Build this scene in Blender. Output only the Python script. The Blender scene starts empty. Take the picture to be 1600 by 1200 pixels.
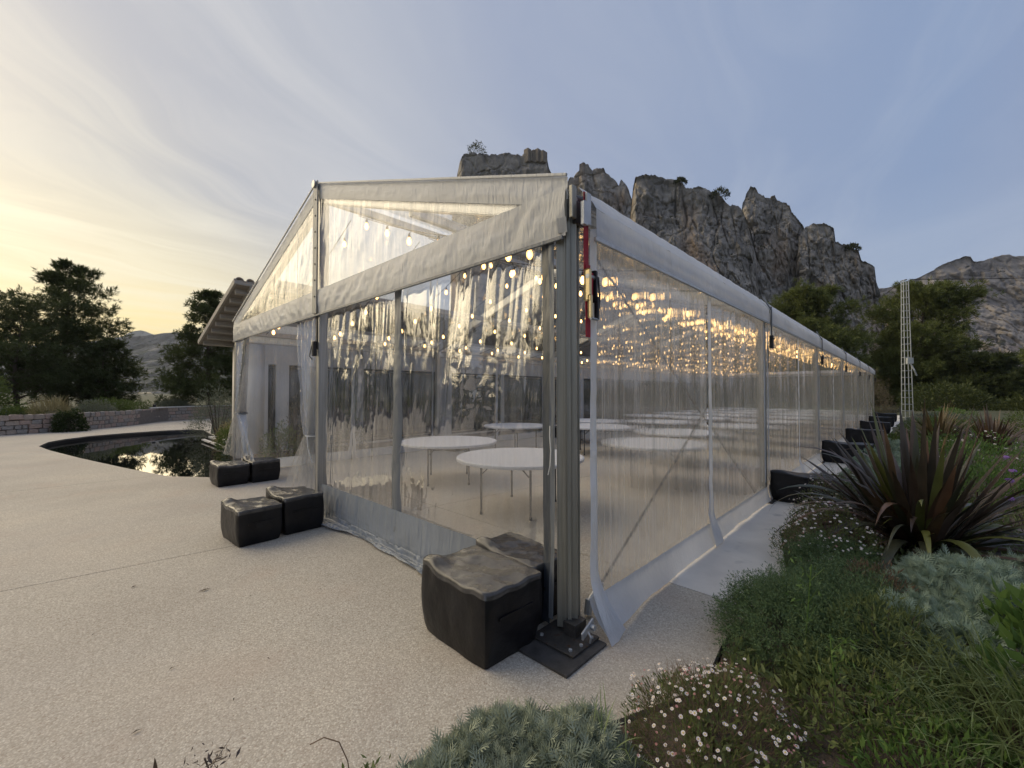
import bpy, bmesh, math, random
import numpy as np
from math import sin, cos, pi, radians as R
from mathutils import Vector, Matrix

# ------------------------------------------------------------------ camera, sky, sun, exposure
sc = bpy.context.scene
COL = sc.collection
rnd = random.Random(7)
rng = np.random.default_rng(7)
YAW, PITCH = 0.7608, 0.0216
CAM = (-2.3755, -1.6964, 1.6473)
cd = bpy.data.cameras.new('camera'); cam = bpy.data.objects.new('camera', cd); COL.objects.link(cam)
cam.location = CAM
cam.rotation_euler = (pi/2+PITCH, 0, YAW-pi/2)
cd.sensor_width = 36; cd.lens = 36*657.3/1600; cd.clip_start = 0.05; cd.clip_end = 12000
sc.camera = cam
sc.view_settings.view_transform = 'Standard'; sc.view_settings.look = 'None'
sc.view_settings.gamma = 1; sc.view_settings.use_curve_mapping = False; sc.view_settings.exposure = 0.55
cy = sc.cycles
cy.max_bounces = 10; cy.transparent_max_bounces = 48; cy.diffuse_bounces = 3; cy.glossy_bounces = 3
cy.transmission_bounces = 8; cy.sample_clamp_indirect = 4; cy.use_denoising = True
cy.caustics_reflective = False; cy.caustics_refractive = False
SUN_AZ, SUN_EL = R(108), R(26)
sd = bpy.data.lights.new('sun', 'SUN'); so = bpy.data.objects.new('sun', sd); COL.objects.link(so)
sd.energy = 2.4; sd.angle = R(80); sd.color = (1, 0.82, 0.54)
sv = Vector((cos(SUN_AZ)*cos(SUN_EL), sin(SUN_AZ)*cos(SUN_EL), sin(SUN_EL)))
so.rotation_euler = sv.to_track_quat('Z', 'Y').to_euler(); so.location = sv*60

w = bpy.data.worlds.new('World'); sc.world = w; w.use_nodes = True
nt = w.node_tree; nt.nodes.clear()
def N(t, ty, **k):
    n = t.nodes.new(ty)
    for a, b in k.items():
        if a.startswith('i_'): n.inputs[a[2:].replace('_', ' ')].default_value = b
        elif a.startswith('n_'): n.inputs[int(a[2:])].default_value = b
        else: setattr(n, a, b)
    return n
def L(t, a, b): t.links.new(a, b)
def math_(t, op, a, b=None, clamp=False):
    n = t.nodes.new('ShaderNodeMath'); n.operation = op; n.use_clamp = clamp
    for i, x in enumerate((a, b)):
        if x is None: continue
        if hasattr(x, 'links'): L(t, x, n.inputs[i])
        else: n.inputs[i].default_value = x
    return n.outputs[0]
def ramp(t, fac, stops, interp='LINEAR'):
    n = t.nodes.new('ShaderNodeValToRGB'); n.color_ramp.interpolation = interp
    e = n.color_ramp.elements
    while len(e) < len(stops): e.new(0.5)
    for k, (p, c) in zip(e, stops):
        k.position = p; k.color = (*c, 1) if not isinstance(c, (int, float)) else (c, c, c, 1)
    L(t, fac, n.inputs[0]); return n.outputs[0]
def mixc(t, fac, a, b, bt='MIX'):
    n = t.nodes.new('ShaderNodeMix'); n.data_type = 'RGBA'; n.blend_type = bt
    for i, x in ((0, fac), (6, a), (7, b)):
        if hasattr(x, 'links'): L(t, x, n.inputs[i])
        elif isinstance(x, (int, float)): n.inputs[i].default_value = x
        else: n.inputs[i].default_value = (*x, 1)
    return n.outputs[2]
sky = N(nt, 'ShaderNodeTexSky', sky_type='NISHITA', sun_disc=False, sun_elevation=SUN_EL, sun_rotation=pi/2-SUN_AZ, air_density=1.2, dust_density=2.0)
bgs = N(nt, 'ShaderNodeBackground', i_Strength=0.1); L(nt, sky.outputs[0], bgs.inputs[0])
tc = N(nt, 'ShaderNodeTexCoord')
dot = N(nt, 'ShaderNodeVectorMath', operation='DOT_PRODUCT'); L(nt, tc.outputs['Generated'], dot.inputs[0]); dot.inputs[1].default_value = (cos(SUN_AZ), sin(SUN_AZ), 0.02)
s01 = math_(nt, 'MULTIPLY_ADD', dot.outputs['Value'], 0.5); s01.node.inputs[2].default_value = 0.5
veil = ramp(nt, s01, [(0.0, (.38, .36, .43)), (.15, (.31, .33, .44)), (.345, (.24, .32, .485)), (.67, (.33, .375, .49)), (.80, (.46, .475, .52)), (.90, (.45, .45, .47)), (.965, (.62, .575, .47)), (1.0, (.85, .74, .48))])
sep = N(nt, 'ShaderNodeSeparateXYZ'); L(nt, tc.outputs['Generated'], sep.inputs[0])
el = sep.outputs[2]
low = ramp(nt, el, [(0.0, 1.0), (.35, 0.0)])
lowaway = math_(nt, 'MULTIPLY', low, ramp(nt, s01, [(.5, .8), (.85, .0)]))
veil = mixc(nt, lowaway, veil, (.47, .54, .65))
glow = ramp(nt, el, [(0.0, (1.15, .68, .15)), (.08, (1.2, .88, .24)), (.2, (1.1, .90, .45))])
glowf = math_(nt, 'MULTIPLY', ramp(nt, el, [(0.0, 1.0), (.14, .9), (.36, 0.0)]), ramp(nt, s01, [(.78, 0.0), (.88, .55), (.95, .98)]))
veil = mixc(nt, glowf, veil, glow)
# high thin cirrus projected on a plane, stretched along one wind direction
zc = math_(nt, 'MAXIMUM', el, 0.03)
px = math_(nt, 'DIVIDE', sep.outputs[0], zc); py = math_(nt, 'DIVIDE', sep.outputs[1], zc)
comb = N(nt, 'ShaderNodeCombineXYZ'); L(nt, px, comb.inputs[0]); L(nt, py, comb.inputs[1])
mp = N(nt, 'ShaderNodeMapping', vector_type='TEXTURE'); mp.inputs['Rotation'].default_value = (0, 0, R(22)); mp.inputs['Scale'].default_value = (5.5, 1.1, 1)
wn_ = N(nt, 'ShaderNodeTexNoise', i_Scale=.35, i_Detail=3.0); L(nt, comb.outputs[0], wn_.inputs['Vector'])
wv_ = N(nt, 'ShaderNodeVectorMath', operation='MULTIPLY_ADD'); L(nt, wn_.outputs['Color'], wv_.inputs[0]); wv_.inputs[1].default_value = (2.4, 2.4, 0); L(nt, comb.outputs[0], wv_.inputs[2])
L(nt, wv_.outputs[0], mp.inputs[0])
nz = N(nt, 'ShaderNodeTexNoise', i_Scale=1.6, i_Detail=8.0, i_Roughness=0.6, i_Distortion=0.9); L(nt, mp.outputs[0], nz.inputs['Vector'])
mp2 = N(nt, 'ShaderNodeMapping', vector_type='TEXTURE'); mp2.inputs['Rotation'].default_value = (0, 0, R(35)); mp2.inputs['Scale'].default_value = (9, 3.5, 1)
L(nt, comb.outputs[0], mp2.inputs[0])
nz2 = N(nt, 'ShaderNodeTexNoise', i_Scale=1.0, i_Detail=4.0); L(nt, mp2.outputs[0], nz2.inputs['Vector'])
cir = ramp(nt, nz.outputs[0], [(.42, 0.0), (.62, 1.0)])
cir2 = ramp(nt, nz2.outputs[0], [(.35, 0.1), (.65, 1.0)])
cc = math_(nt, 'MULTIPLY', math_(nt, 'MULTIPLY', cir, cir2), ramp(nt, s01, [(.35, .24), (.6, .45), (.8, .85), (1.0, .95)]))
white = ramp(nt, s01, [(.3, (.40, .46, .58)), (.7, (.52, .54, .58)), (.87, (.74, .71, .66)), (.95, (.92, .85, .64)), (1.0, (1.15, 1.0, .62))])
cloudy = mixc(nt, cc, mixc(nt, .25, veil, mixc(nt, 1.0, veil, (.70, .74, .84), 'MULTIPLY')), white)
bgc = N(nt, 'ShaderNodeBackground', i_Strength=.81); L(nt, cloudy, bgc.inputs[0])
ms = N(nt, 'ShaderNodeMixShader', n_0=0.9); L(nt, bgs.outputs[0], ms.inputs[1]); L(nt, bgc.outputs[0], ms.inputs[2])
wo = N(nt, 'ShaderNodeOutputWorld'); L(nt, ms.outputs[0], wo.inputs[0])

# ------------------------------------------------------------------ numpy noise
def _h(x, y, z, s):
    n = (x*374761393 + y*668265263 + z*1274126177 + s*974634777) & 0xFFFFFFFF
    n = ((n ^ (n >> 13))*1274126177) & 0xFFFFFFFF
    n = ((n ^ (n >> 16))*2246822519) & 0xFFFFFFFF
    return (n ^ (n >> 15)).astype(np.float64)/4294967295.0
def vnoise(p, s=0):
    p = np.asarray(p, float); i = np.floor(p).astype(np.int64); f = p-i; f = f*f*f*(f*(f*6-15)+10)
    r = 0
    for a in (0, 1):
        for b in (0, 1):
            for c in (0, 1):
                wgt = (f[..., 0] if a else 1-f[..., 0])*(f[..., 1] if b else 1-f[..., 1])*(f[..., 2] if c else 1-f[..., 2])
                r = r+wgt*_h(i[..., 0]+a, i[..., 1]+b, i[..., 2]+c, s)
    return r*2-1
def fbm(p, o=4, s=0, ridge=False, gain=.5):
    r = 0; a = 1; t = 0
    for k in range(o):
        n = vnoise(np.asarray(p)*2.03**k, s+k)
        if ridge: n = 1-2*np.abs(n)
        r = r+a*n; t += a; a *= gain
    return r/t

# ------------------------------------------------------------------ mesh helpers
def mesh_np(name, V, F, smooth=False):
    V = np.asarray(V, np.float32).reshape(-1, 3); F = np.asarray(F, np.int32)
    me = bpy.data.meshes.new(name); k = F.shape[1]
    me.vertices.add(len(V)); me.vertices.foreach_set('co', V.ravel())
    me.loops.add(F.size); me.loops.foreach_set('vertex_index', F.ravel())
    me.polygons.add(len(F)); me.polygons.foreach_set('loop_start', np.arange(0, F.size, k, dtype=np.int32))
    if smooth: me.polygons.foreach_set('use_smooth', np.ones(len(F), bool))
    me.update(calc_edges=True); me.validate(); return me
def ob(name, data, m=None, parent=None, loc=None, rot=None):
    o = bpy.data.objects.new(name, data); COL.objects.link(o)
    if m is not None and len(data.materials) == 0: data.materials.append(m)
    if parent is not None: o.parent = parent
    if loc is not None: o.location = loc
    if rot is not None: o.rotation_euler = rot
    return o
def tag(o, label=None, cat=None, group=None, kind=None):
    for k, v in (('label', label), ('category', cat), ('group', group), ('kind', kind)):
        if v: o[k] = v
    return o
def empty(name, loc=(0, 0, 0), rz=0, label=None, cat=None, group=None, parent=None):
    o = bpy.data.objects.new(name, None); COL.objects.link(o); o.location = loc; o.rotation_euler = (0, 0, rz); o.empty_display_size = .1
    if parent: o.parent = parent
    return tag(o, label, cat, group)
def copy_tree(o, parent=None):
    c = o.copy(); COL.objects.link(c)
    if parent: c.parent = parent
    for ch in o.children: copy_tree(ch, c)
    return c
class MB:
    def __init__(s): s.bm = bmesh.new()
    def box(s, c, size, rot=None, bev=0):
        g = bmesh.ops.create_cube(s.bm, size=1)
        M = Matrix.Translation(c) @ (rot.to_matrix().to_4x4() if rot is not None else Matrix.Identity(4)) @ Matrix.Diagonal((*size, 1))
        bmesh.ops.transform(s.bm, matrix=M, verts=g['verts'])
        if bev:
            es = list({e for v in g['verts'] for e in v.link_edges})
            bmesh.ops.bevel(s.bm, geom=es, offset=bev, segments=2, affect='EDGES', profile=.6)
        return s
    def bar(s, a, b, wd, ht=None, bev=0):
        a = Vector(a); b = Vector(b); d = b-a; ht = ht or wd
        q = d.to_track_quat('X', 'Z')
        return s.box((a+b)/2, (d.length, wd, ht), q, bev)
    def cyl(s, a, b, r1, r2=None, n=10):
        a = Vector(a); b = Vector(b); d = b-a
        M = Matrix.Translation((a+b)/2) @ d.to_track_quat('Z', 'Y').to_matrix().to_4x4()
        bmesh.ops.create_cone(s.bm, cap_ends=True, segments=n, radius1=r1, radius2=r1 if r2 is None else r2, depth=d.length, matrix=M)
        return s
    def tube(s, pts, r, n=6):
        for a, b in zip(pts[:-1], pts[1:]): s.cyl(a, b, r, n=n)
        return s
    def lathe(s, prof, n=16, c=(0, 0, 0)):
        rings = []
        for r, z in prof:
            if r < 1e-5: rings.append([s.bm.verts.new((c[0], c[1], c[2]+z))])
            else: rings.append([s.bm.verts.new((c[0]+r*cos(2*pi*k/n), c[1]+r*sin(2*pi*k/n), c[2]+z)) for k in range(n)])
        for A, B in zip(rings[:-1], rings[1:]):
            for k in range(n):
                a, b, c2, d = A[k % len(A)], A[(k+1) % len(A)], B[(k+1) % len(B)], B[k % len(B)]
                f = list(dict.fromkeys((a, b, c2, d)))
                if len(f) > 2:
                    try: s.bm.faces.new(f)
                    except ValueError: pass
        return s
    def mesh(s, name, smooth=False):
        bmesh.ops.recalc_face_normals(s.bm, faces=s.bm.faces)
        me = bpy.data.meshes.new(name); s.bm.to_mesh(me); s.bm.free()
        if smooth:
            me.polygons.foreach_set('use_smooth', np.ones(len(me.polygons), bool))
        return me
    def build(s, name, m, parent=None, smooth=False, **k): return ob(name, s.mesh(name, smooth), m, parent, **k)
def gridF(nu, nv, off=0):
    i = np.arange(nu-1)[:, None]*nv+np.arange(nv-1)[None]
    return np.stack([i, i+nv, i+nv+1, i+1], -1).reshape(-1, 4)+off
def sheet(name, P, nu, nv, m, parent=None, disp=None, thick=None, smooth=True):
    """bilinear quad patch P00,P10,P11,P01 ; disp(u,v) -> (n,3) offsets"""
    u, v = np.meshgrid(np.linspace(0, 1, nu), np.linspace(0, 1, nv), indexing='ij')
    P = [np.array(p, float) for p in P]; U = u[..., None]; W = v[..., None]
    V = P[0]*(1-U)*(1-W)+P[1]*U*(1-W)+P[2]*U*W+P[3]*(1-U)*W
    if disp is not None: V = V+disp(u, v, V)
    o = ob(name, mesh_np(name, V, gridF(nu, nv), smooth), m, parent)
    return o
def scatter(tmplV, tmplF, M, T):
    """M (n,3,3), T (n,3)"""
    V = np.einsum('nij,kj->nki', M, tmplV)+T[:, None]
    F = tmplF[None]+(np.arange(len(T))*len(tmplV))[:, None, None]
    return V.reshape(-1, 3), F.reshape(-1, tmplF.shape[1])
def frames(d, roll, s):
    """rotation matrices whose local X goes along d"""
    d = d/np.linalg.norm(d, axis=1, keepdims=True)
    up = np.tile([0., 0, 1], (len(d), 1)); up[np.abs(d[:, 2]) > .98] = (1, 0, 0)
    y = np.cross(up, d); y /= np.linalg.norm(y, axis=1, keepdims=True); z = np.cross(d, y)
    c, sn = np.cos(roll)[:, None], np.sin(roll)[:, None]
    y2 = y*c+z*sn; z2 = -y*sn+z*c
    return np.stack([d, y2, z2], -1)*s[:, None, None]

# ------------------------------------------------------------------ materials
MATS = {}
def mat(name, col, rough=.6, metal=0, noise=None, bump=None, spec=.5, coat=0, coords='Object', trans=0, spot=None):
    """noise=(scale, second colour, stretch) ; bump=(scale,strength)"""
    m = bpy.data.materials.new(name); m.use_nodes = True; t = m.node_tree; b = t.nodes['Principled BSDF']
    b.inputs['Roughness'].default_value = rough; b.inputs['Metallic'].default_value = metal
    b.inputs['Specular IOR Level'].default_value = spec; b.inputs['Coat Weight'].default_value = coat
    b.inputs['Base Color'].default_value = (*col, 1)
    co = N(t, 'ShaderNodeTexCoord').outputs[coords]
    if noise:
        mpn = N(t, 'ShaderNodeMapping'); mpn.inputs['Scale'].default_value = noise[2] if len(noise) > 2 else (1, 1, 1); L(t, co, mpn.inputs[0])
        n = N(t, 'ShaderNodeTexNoise', i_Scale=noise[0], i_Detail=5.0, i_Roughness=.6); L(t, mpn.outputs[0], n.inputs['Vector'])
        f = ramp(t, n.outputs[0], [(.32, 0.0), (.68, 1.0)])
        c = mixc(t, f, col, noise[1])
        if spot:
            n3 = N(t, 'ShaderNodeTexNoise', i_Scale=spot[0], i_Detail=3.0); L(t, mpn.outputs[0], n3.inputs['Vector'])
            c = mixc(t, ramp(t, n3.outputs[0], [(spot[2], 0.0), (spot[2]+.1, 1.0)]), c, spot[1])
        L(t, c, b.inputs['Base Color'])
    if bump:
        n2 = N(t, 'ShaderNodeTexNoise', i_Scale=bump[0], i_Detail=6.0); L(t, co, n2.inputs['Vector'])
        bp = N(t, 'ShaderNodeBump', i_Strength=bump[1], i_Distance=bump[2] if len(bump) > 2 else .02); L(t, n2.outputs[0], bp.inputs['Height']); L(t, bp.outputs[0], b.inputs['Normal'])
    MATS[name] = m; return m
def leaf_mat(name, c1, c2, rough=.55, scale=3.0, tr=.25):
    """leaf colours vary from clump to clump; light passes partly through"""
    m = bpy.data.materials.new(name); m.use_nodes = True; t = m.node_tree; b = t.nodes['Principled BSDF']
    out = t.nodes['Material Output']
    b.inputs['Roughness'].default_value = rough; b.inputs['Specular IOR Level'].default_value = .3
    g = N(t, 'ShaderNodeNewGeometry')
    co = N(t, 'ShaderNodeTexCoord').outputs['Object']
    n = N(t, 'ShaderNodeTexNoise', i_Scale=scale, i_Detail=3.0); L(t, co, n.inputs['Vector'])
    f = math_(t, 'ADD', math_(t, 'MULTIPLY', g.outputs['Random Per Island'], .45), math_(t, 'MULTIPLY_ADD', ramp(t, n.outputs[0], [(.3, 0.0), (.7, 1.0)]), .55), True)
    c = mixc(t, f, c1, c2); L(t, c, b.inputs['Base Color'])
    tl = N(t, 'ShaderNodeBsdfTranslucent'); L(t, mixc(t, .5, c, tuple(min(1, x*1.6) for x in c2)), tl.inputs[0])
    mx = N(t, 'ShaderNodeMixShader', n_0=tr); L(t, b.outputs[0], mx.inputs[1]); L(t, tl.outputs[0], mx.inputs[2]); L(t, mx.outputs[0], out.inputs[0])
    MATS[name] = m; return m
def clear_vinyl(name, milk=(.04, .16), stretch=(3, 3, .25), gloss=1.6, bumps=((2.2, .35, .03), (18, .12, .01)), tint=(.93, .95, .97), smear=0):
    m = bpy.data.materials.new(name); m.use_nodes = True; t = m.node_tree; t.nodes.clear()
    co = N(t, 'ShaderNodeTexCoord').outputs['Object']
    mpn = N(t, 'ShaderNodeMapping'); mpn.inputs['Scale'].default_value = stretch; L(t, co, mpn.inputs[0])
    nm = None
    for sc_, st, ds in bumps:
        n = N(t, 'ShaderNodeTexNoise', i_Scale=sc_, i_Detail=4.0, i_Distortion=.8); L(t, mpn.outputs[0], n.inputs['Vector'])
        bp = N(t, 'ShaderNodeBump', i_Strength=st, i_Distance=ds); L(t, n.outputs[0], bp.inputs['Height'])
        if nm: L(t, nm, bp.inputs['Normal'])
        nm = bp.outputs[0]
    # thin sheet: same reflectance from both sides (Schlick on the facing angle)
    fr = N(t, 'ShaderNodeLayerWeight', i_Blend=.5); L(t, nm, fr.inputs['Normal'])
    f5 = math_(t, 'POWER', fr.outputs['Facing'], 4.0)
    fac = math_(t, 'MULTIPLY', math_(t, 'ADD', math_(t, 'MULTIPLY', f5, .8), .085), gloss, True)
    gl = N(t, 'ShaderNodeBsdfGlossy', i_Roughness=.045); L(t, nm, gl.inputs['Normal'])
    tr = N(t, 'ShaderNodeBsdfTransparent'); tr.inputs[0].default_value = (*tint, 1)
    df = N(t, 'ShaderNodeBsdfDiffuse'); df.inputs[0].default_value = (.8, .81, .83, 1); tl = N(t, 'ShaderNodeBsdfTranslucent'); tl.inputs[0].default_value = (.85, .85, .86, 1)
    ml = N(t, 'ShaderNodeMixShader', n_0=.55); L(t, df.outputs[0], ml.inputs[1]); L(t, tl.outputs[0], ml.inputs[2])
    n4 = N(t, 'ShaderNodeTexNoise', i_Scale=2.6, i_Detail=7.0, i_Roughness=.65, i_Distortion=.4)
    mp4 = N(t, 'ShaderNodeMapping'); mp4.inputs['Scale'].default_value = (stretch[0]*1.6, stretch[1]*1.6, stretch[2]*.5); L(t, co, mp4.inputs[0]); L(t, mp4.outputs[0], n4.inputs['Vector'])
    mf = ramp(t, n4.outputs[0], [(.38, milk[0]), (.72, milk[1])])
    through = tr.outputs[0]
    if smear:
        # fine upright ribs in the sheet spread what is seen through it sideways
        mp5 = N(t, 'ShaderNodeMapping'); mp5.inputs['Scale'].default_value = (60, 60, .6); L(t, co, mp5.inputs[0])
        n5 = N(t, 'ShaderNodeTexNoise', i_Scale=1.0, i_Detail=2.0); L(t, mp5.outputs[0], n5.inputs['Vector'])
        b5 = N(t, 'ShaderNodeBump', i_Strength=1.0, i_Distance=.035); L(t, n5.outputs[0], b5.inputs['Height'])
        rf = N(t, 'ShaderNodeBsdfRefraction', i_IOR=1.02, i_Roughness=.0); L(t, b5.outputs[0], rf.inputs['Normal']); rf.inputs[0].default_value = (.95, .95, .96, 1)
        mr = N(t, 'ShaderNodeMixShader', n_0=smear); L(t, through, mr.inputs[1]); L(t, rf.outputs[0], mr.inputs[2]); through = mr.outputs[0]
    m1 = N(t, 'ShaderNodeMixShader'); L(t, mf, m1.inputs[0]); L(t, through, m1.inputs[1]); L(t, ml.outputs[0], m1.inputs[2])
    m2 = N(t, 'ShaderNodeMixShader'); L(t, fac, m2.inputs[0]); L(t, m1.outputs[0], m2.inputs[1]); L(t, gl.outputs[0], m2.inputs[2])
    o = N(t, 'ShaderNodeOutputMaterial'); L(t, m2.outputs[0], o.inputs[0])
    MATS[name] = m; return m
def fabric(name, col, tr=.3, rough=.35, wr=(5, .5, .02), stretch=(2.5, 2.5, .6), col2=None):
    """coated tent cloth: slightly glossy, lets some light through, pulled into fine wrinkles"""
    m = bpy.data.materials.new(name); m.use_nodes = True; t = m.node_tree; b = t.nodes['Principled BSDF']; out = t.nodes['Material Output']
    co = N(t, 'ShaderNodeTexCoord').outputs['Object']
    mpn = N(t, 'ShaderNodeMapping'); mpn.inputs['Scale'].default_value = stretch; L(t, co, mpn.inputs[0])
    n = N(t, 'ShaderNodeTexNoise', i_Scale=wr[0], i_Detail=4.0, i_Distortion=1.2); L(t, mpn.outputs[0], n.inputs['Vector'])
    bp = N(t, 'ShaderNodeBump', i_Strength=wr[1], i_Distance=wr[2]); L(t, n.outputs[0], bp.inputs['Height']); L(t, bp.outputs[0], b.inputs['Normal'])
    n2 = N(t, 'ShaderNodeTexNoise', i_Scale=1.3, i_Detail=5.0); L(t, co, n2.inputs['Vector'])
    c = mixc(t, ramp(t, n2.outputs[0], [(.35, 0.0), (.65, 1.0)]), col, col2 or tuple(x*.86 for x in col))
    L(t, c, b.inputs['Base Color']); b.inputs['Roughness'].default_value = rough; b.inputs['Specular IOR Level'].default_value = .5
    tl = N(t, 'ShaderNodeBsdfTranslucent'); L(t, c, tl.inputs[0]); L(t, bp.outputs[0], tl.inputs['Normal'])
    mx = N(t, 'ShaderNodeMixShader', n_0=tr); L(t, b.outputs[0], mx.inputs[1]); L(t, tl.outputs[0], mx.inputs[2]); L(t, mx.outputs[0], out.inputs[0])
    MATS[name] = m; return m

alu = mat('brushed_aluminium', (.50, .50, .49), .38, .85, noise=(6, (.36, .36, .35), (8, 8, .3)), bump=(60, .1, .002))
alu_worn = mat('worn_aluminium', (.40, .385, .33), .45, .6, noise=(5, (.27, .26, .22), (9, 9, .25)), bump=(80, .15, .002), spot=(30, (.2, .19, .16), .66))
steel = mat('dark_steel', (.05, .048, .045), .45, .5, noise=(14, (.12, .11, .10)), bump=(40, .4, .004), spot=(25, (.09, .05, .03), .6))
zinc = mat('galvanised_steel', (.42, .44, .46), .45, .6, noise=(10, (.55, .57, .58)))
tower_m = mat('galvanised_tower_steel', (.42, .45, .45), .6, .2, noise=(4, (.32, .35, .35)))
greyweb = fabric('grey_webbing_cloth', (.17, .185, .20), .04, .4)
greycloth = fabric('silver_grey_skirt_cloth', (.27, .30, .335), .05, .22, wr=(4, .8, .03))
valance_m = fabric('grey_white_valance_cloth', (.74, .74, .71), .28, .33, wr=(4.5, .38, .025), stretch=(2.5, 4.5, .9))
whitecloth = fabric('translucent_white_tent_cloth', (.80, .83, .87), .35, .33, wr=(5, .8, .02), stretch=(4.5, 2.5, .9))
gablevin = clear_vinyl('clear_wrinkled_vinyl', milk=(.0, .16), stretch=(2.2, 2.2, .22), gloss=2.4, bumps=((1.9, .14, .03), (7, .05, .008)), tint=(.97, .975, .98))
upvin = clear_vinyl('clear_gable_vinyl', milk=(.02, .22), stretch=(2.6, 2.6, .35), gloss=1.1, bumps=((2.5, .3, .04), (12, .15, .012)), tint=(.96, .97, .98))
sidevin = clear_vinyl('milky_ribbed_vinyl', milk=(.15, .42), stretch=(5, 5, .18), gloss=.9, bumps=((2.0, .25, .02), (12, .2, .006)), smear=.68)
roofvin = clear_vinyl('clear_roof_vinyl', milk=(.02, .07), stretch=(1, 2, 1), gloss=.8, bumps=((2.0, .3, .03),), tint=(.985, .985, .985))
curtvin = clear_vinyl('clear_curtain_vinyl', milk=(.10, .35), stretch=(6, 6, .35), gloss=2.0, bumps=((2.2, .6, .04), (10, .3, .01)), tint=(.86, .88, .90))
blackvinyl = mat('black_vinyl', (.005, .005, .006), .36, 0, noise=(4, (.012, .012, .014)), bump=(9, .45, .02), spec=.3)
greytop = mat('dusty_grey_vinyl_lid', (.03, .03, .031), .25, 0, noise=(11, (.08, .077, .074)), bump=(14, .3, .01), spec=.6)
redweb = mat('red_webbing', (.45, .012, .03), .6, 0, noise=(30, (.30, .008, .02)), bump=(200, .3, .002))
blackweb = mat('black_webbing', (.02, .02, .022), .6)
gold = mat('yellow_zinc_steel', (.62, .50, .28), .35, .8)
whiteplastic = mat('speckled_white_plastic', (.74, .75, .77), .5, 0, noise=(40, (.62, .63, .66)), bump=(120, .15, .002))
legpaint = mat('grey_powder_coat', (.10, .10, .10), .4, .3)
rope = mat('white_rope', (.75, .74, .70), .7)
plaster = mat('white_plaster', (.66, .65, .63), .85, 0, noise=(1.2, (.54, .53, .51)), bump=(14, .2, .01))
darkglass = mat('dark_window_glass', (.012, .014, .016), .06, 0, spec=.8)
framepaint = mat('dark_window_frame_paint', (.03, .03, .032), .5)
timber = mat('pale_painted_timber', (.42, .39, .34), .65, 0, noise=(5, (.30, .28, .24), (.4, 6, 6)), bump=(20, .15, .004))
board_m = mat('grey_soffit_board', (.30, .27, .23), .75, 0, noise=(4, (.21, .19, .165), (.5, 5, 5)))
tile_m = mat('weathered_roof_tile', (.48, .43, .37), .8, 0, noise=(7, (.30, .24, .19)), bump=(25, .4, .01))
stone_ms = [mat('wall_stone_%s' % k, a, .9, 0, noise=(6, b), bump=(16, .7, .02)) for k, a, b in
            (('buff', (.40, .34, .29), (.28, .24, .21)), ('pink', (.42, .32, .27), (.30, .24, .21)), ('grey', (.34, .32, .30), (.22, .21, .20)))]
mortar_m = mat('wall_mortar', (.20, .18, .16), .95, 0, noise=(10, (.14, .12, .11)), bump=(20, .5, .02))
soil_m = mat('dark_soil', (.07, .05, .035), .95, 0, noise=(6, (.14, .11, .085)), bump=(30, 1.0, .03))
blacksteel = mat('black_bollard_paint', (.02, .02, .022), .5)

# paving: washed aggregate
def paving_mat():
    m = bpy.data.materials.new('exposed_aggregate'); m.use_nodes = True; t = m.node_tree; b = t.nodes['Principled BSDF']
    co = N(t, 'ShaderNodeTexCoord').outputs['Object']
    v = N(t, 'ShaderNodeTexVoronoi', i_Scale=120.0); L(t, co, v.inputs['Vector'])
    wn = N(t, 'ShaderNodeTexWhiteNoise'); L(t, v.outputs['Position'], wn.inputs[0])
    peb = ramp(t, wn.outputs[0], [(0, (.38, .345, .29)), (.35, (.50, .465, .40)), (.7, (.60, .565, .49)), (.92, (.73, .70, .62)), (1, (.30, .24, .19))])
    edge = ramp(t, v.outputs['Distance'], [(.35, 0.0), (.75, 1.0)])
    c = mixc(t, math_(t, 'MULTIPLY', edge, .55), peb, (.38, .33, .27))
    big = N(t, 'ShaderNodeTexNoise', i_Scale=.55, i_Detail=5.0, i_Roughness=.6); L(t, co, big.inputs['Vector'])
    c = mixc(t, 1.0, c, ramp(t, big.outputs[0], [(.3, (.86, .84, .82)), (.5, (.98, .97, .95)), (.7, (1.08, 1.05, 1.0))]), 'MULTIPLY')
    b2 = N(t, 'ShaderNodeTexNoise', i_Scale=1.4, i_Detail=3.0); L(t, co, b2.inputs['Vector'])
    c = mixc(t, ramp(t, b2.outputs[0], [(.55, 0.0), (.75, .35)]), c, (.47, .36, .28))
    b3 = N(t, 'ShaderNodeTexNoise', i_Scale=3.2, i_Detail=6.0, i_Roughness=.7, i_Distortion=1.5); L(t, co, b3.inputs['Vector'])
    c = mixc(t, ramp(t, b3.outputs[0], [(.60, 0.0), (.72, .30)]), c, (.30, .26, .22))
    b4 = N(t, 'ShaderNodeTexNoise', i_Scale=.22, i_Detail=3.0); L(t, co, b4.inputs['Vector'])
    c = mixc(t, ramp(t, b4.outputs[0], [(.45, 0.0), (.62, .30)]), c, (.42, .37, .33))
    L(t, c, b.inputs['Base Color']); b.inputs['Roughness'].default_value = .8; b.inputs['Specular IOR Level'].default_value = .3
    bp = N(t, 'ShaderNodeBump', i_Strength=.4, i_Distance=.004); bp.invert = True; L(t, v.outputs['Distance'], bp.inputs['Height']); L(t, bp.outputs[0], b.inputs['Normal'])
    return m
pave_m = paving_mat()
smooth_m = mat('smooth_concrete', (.79, .745, .67), .75, 0, noise=(1.6, (.64, .60, .54)), bump=(60, .25, .004), spot=(2.5, (.46, .44, .41), .62))

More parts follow.
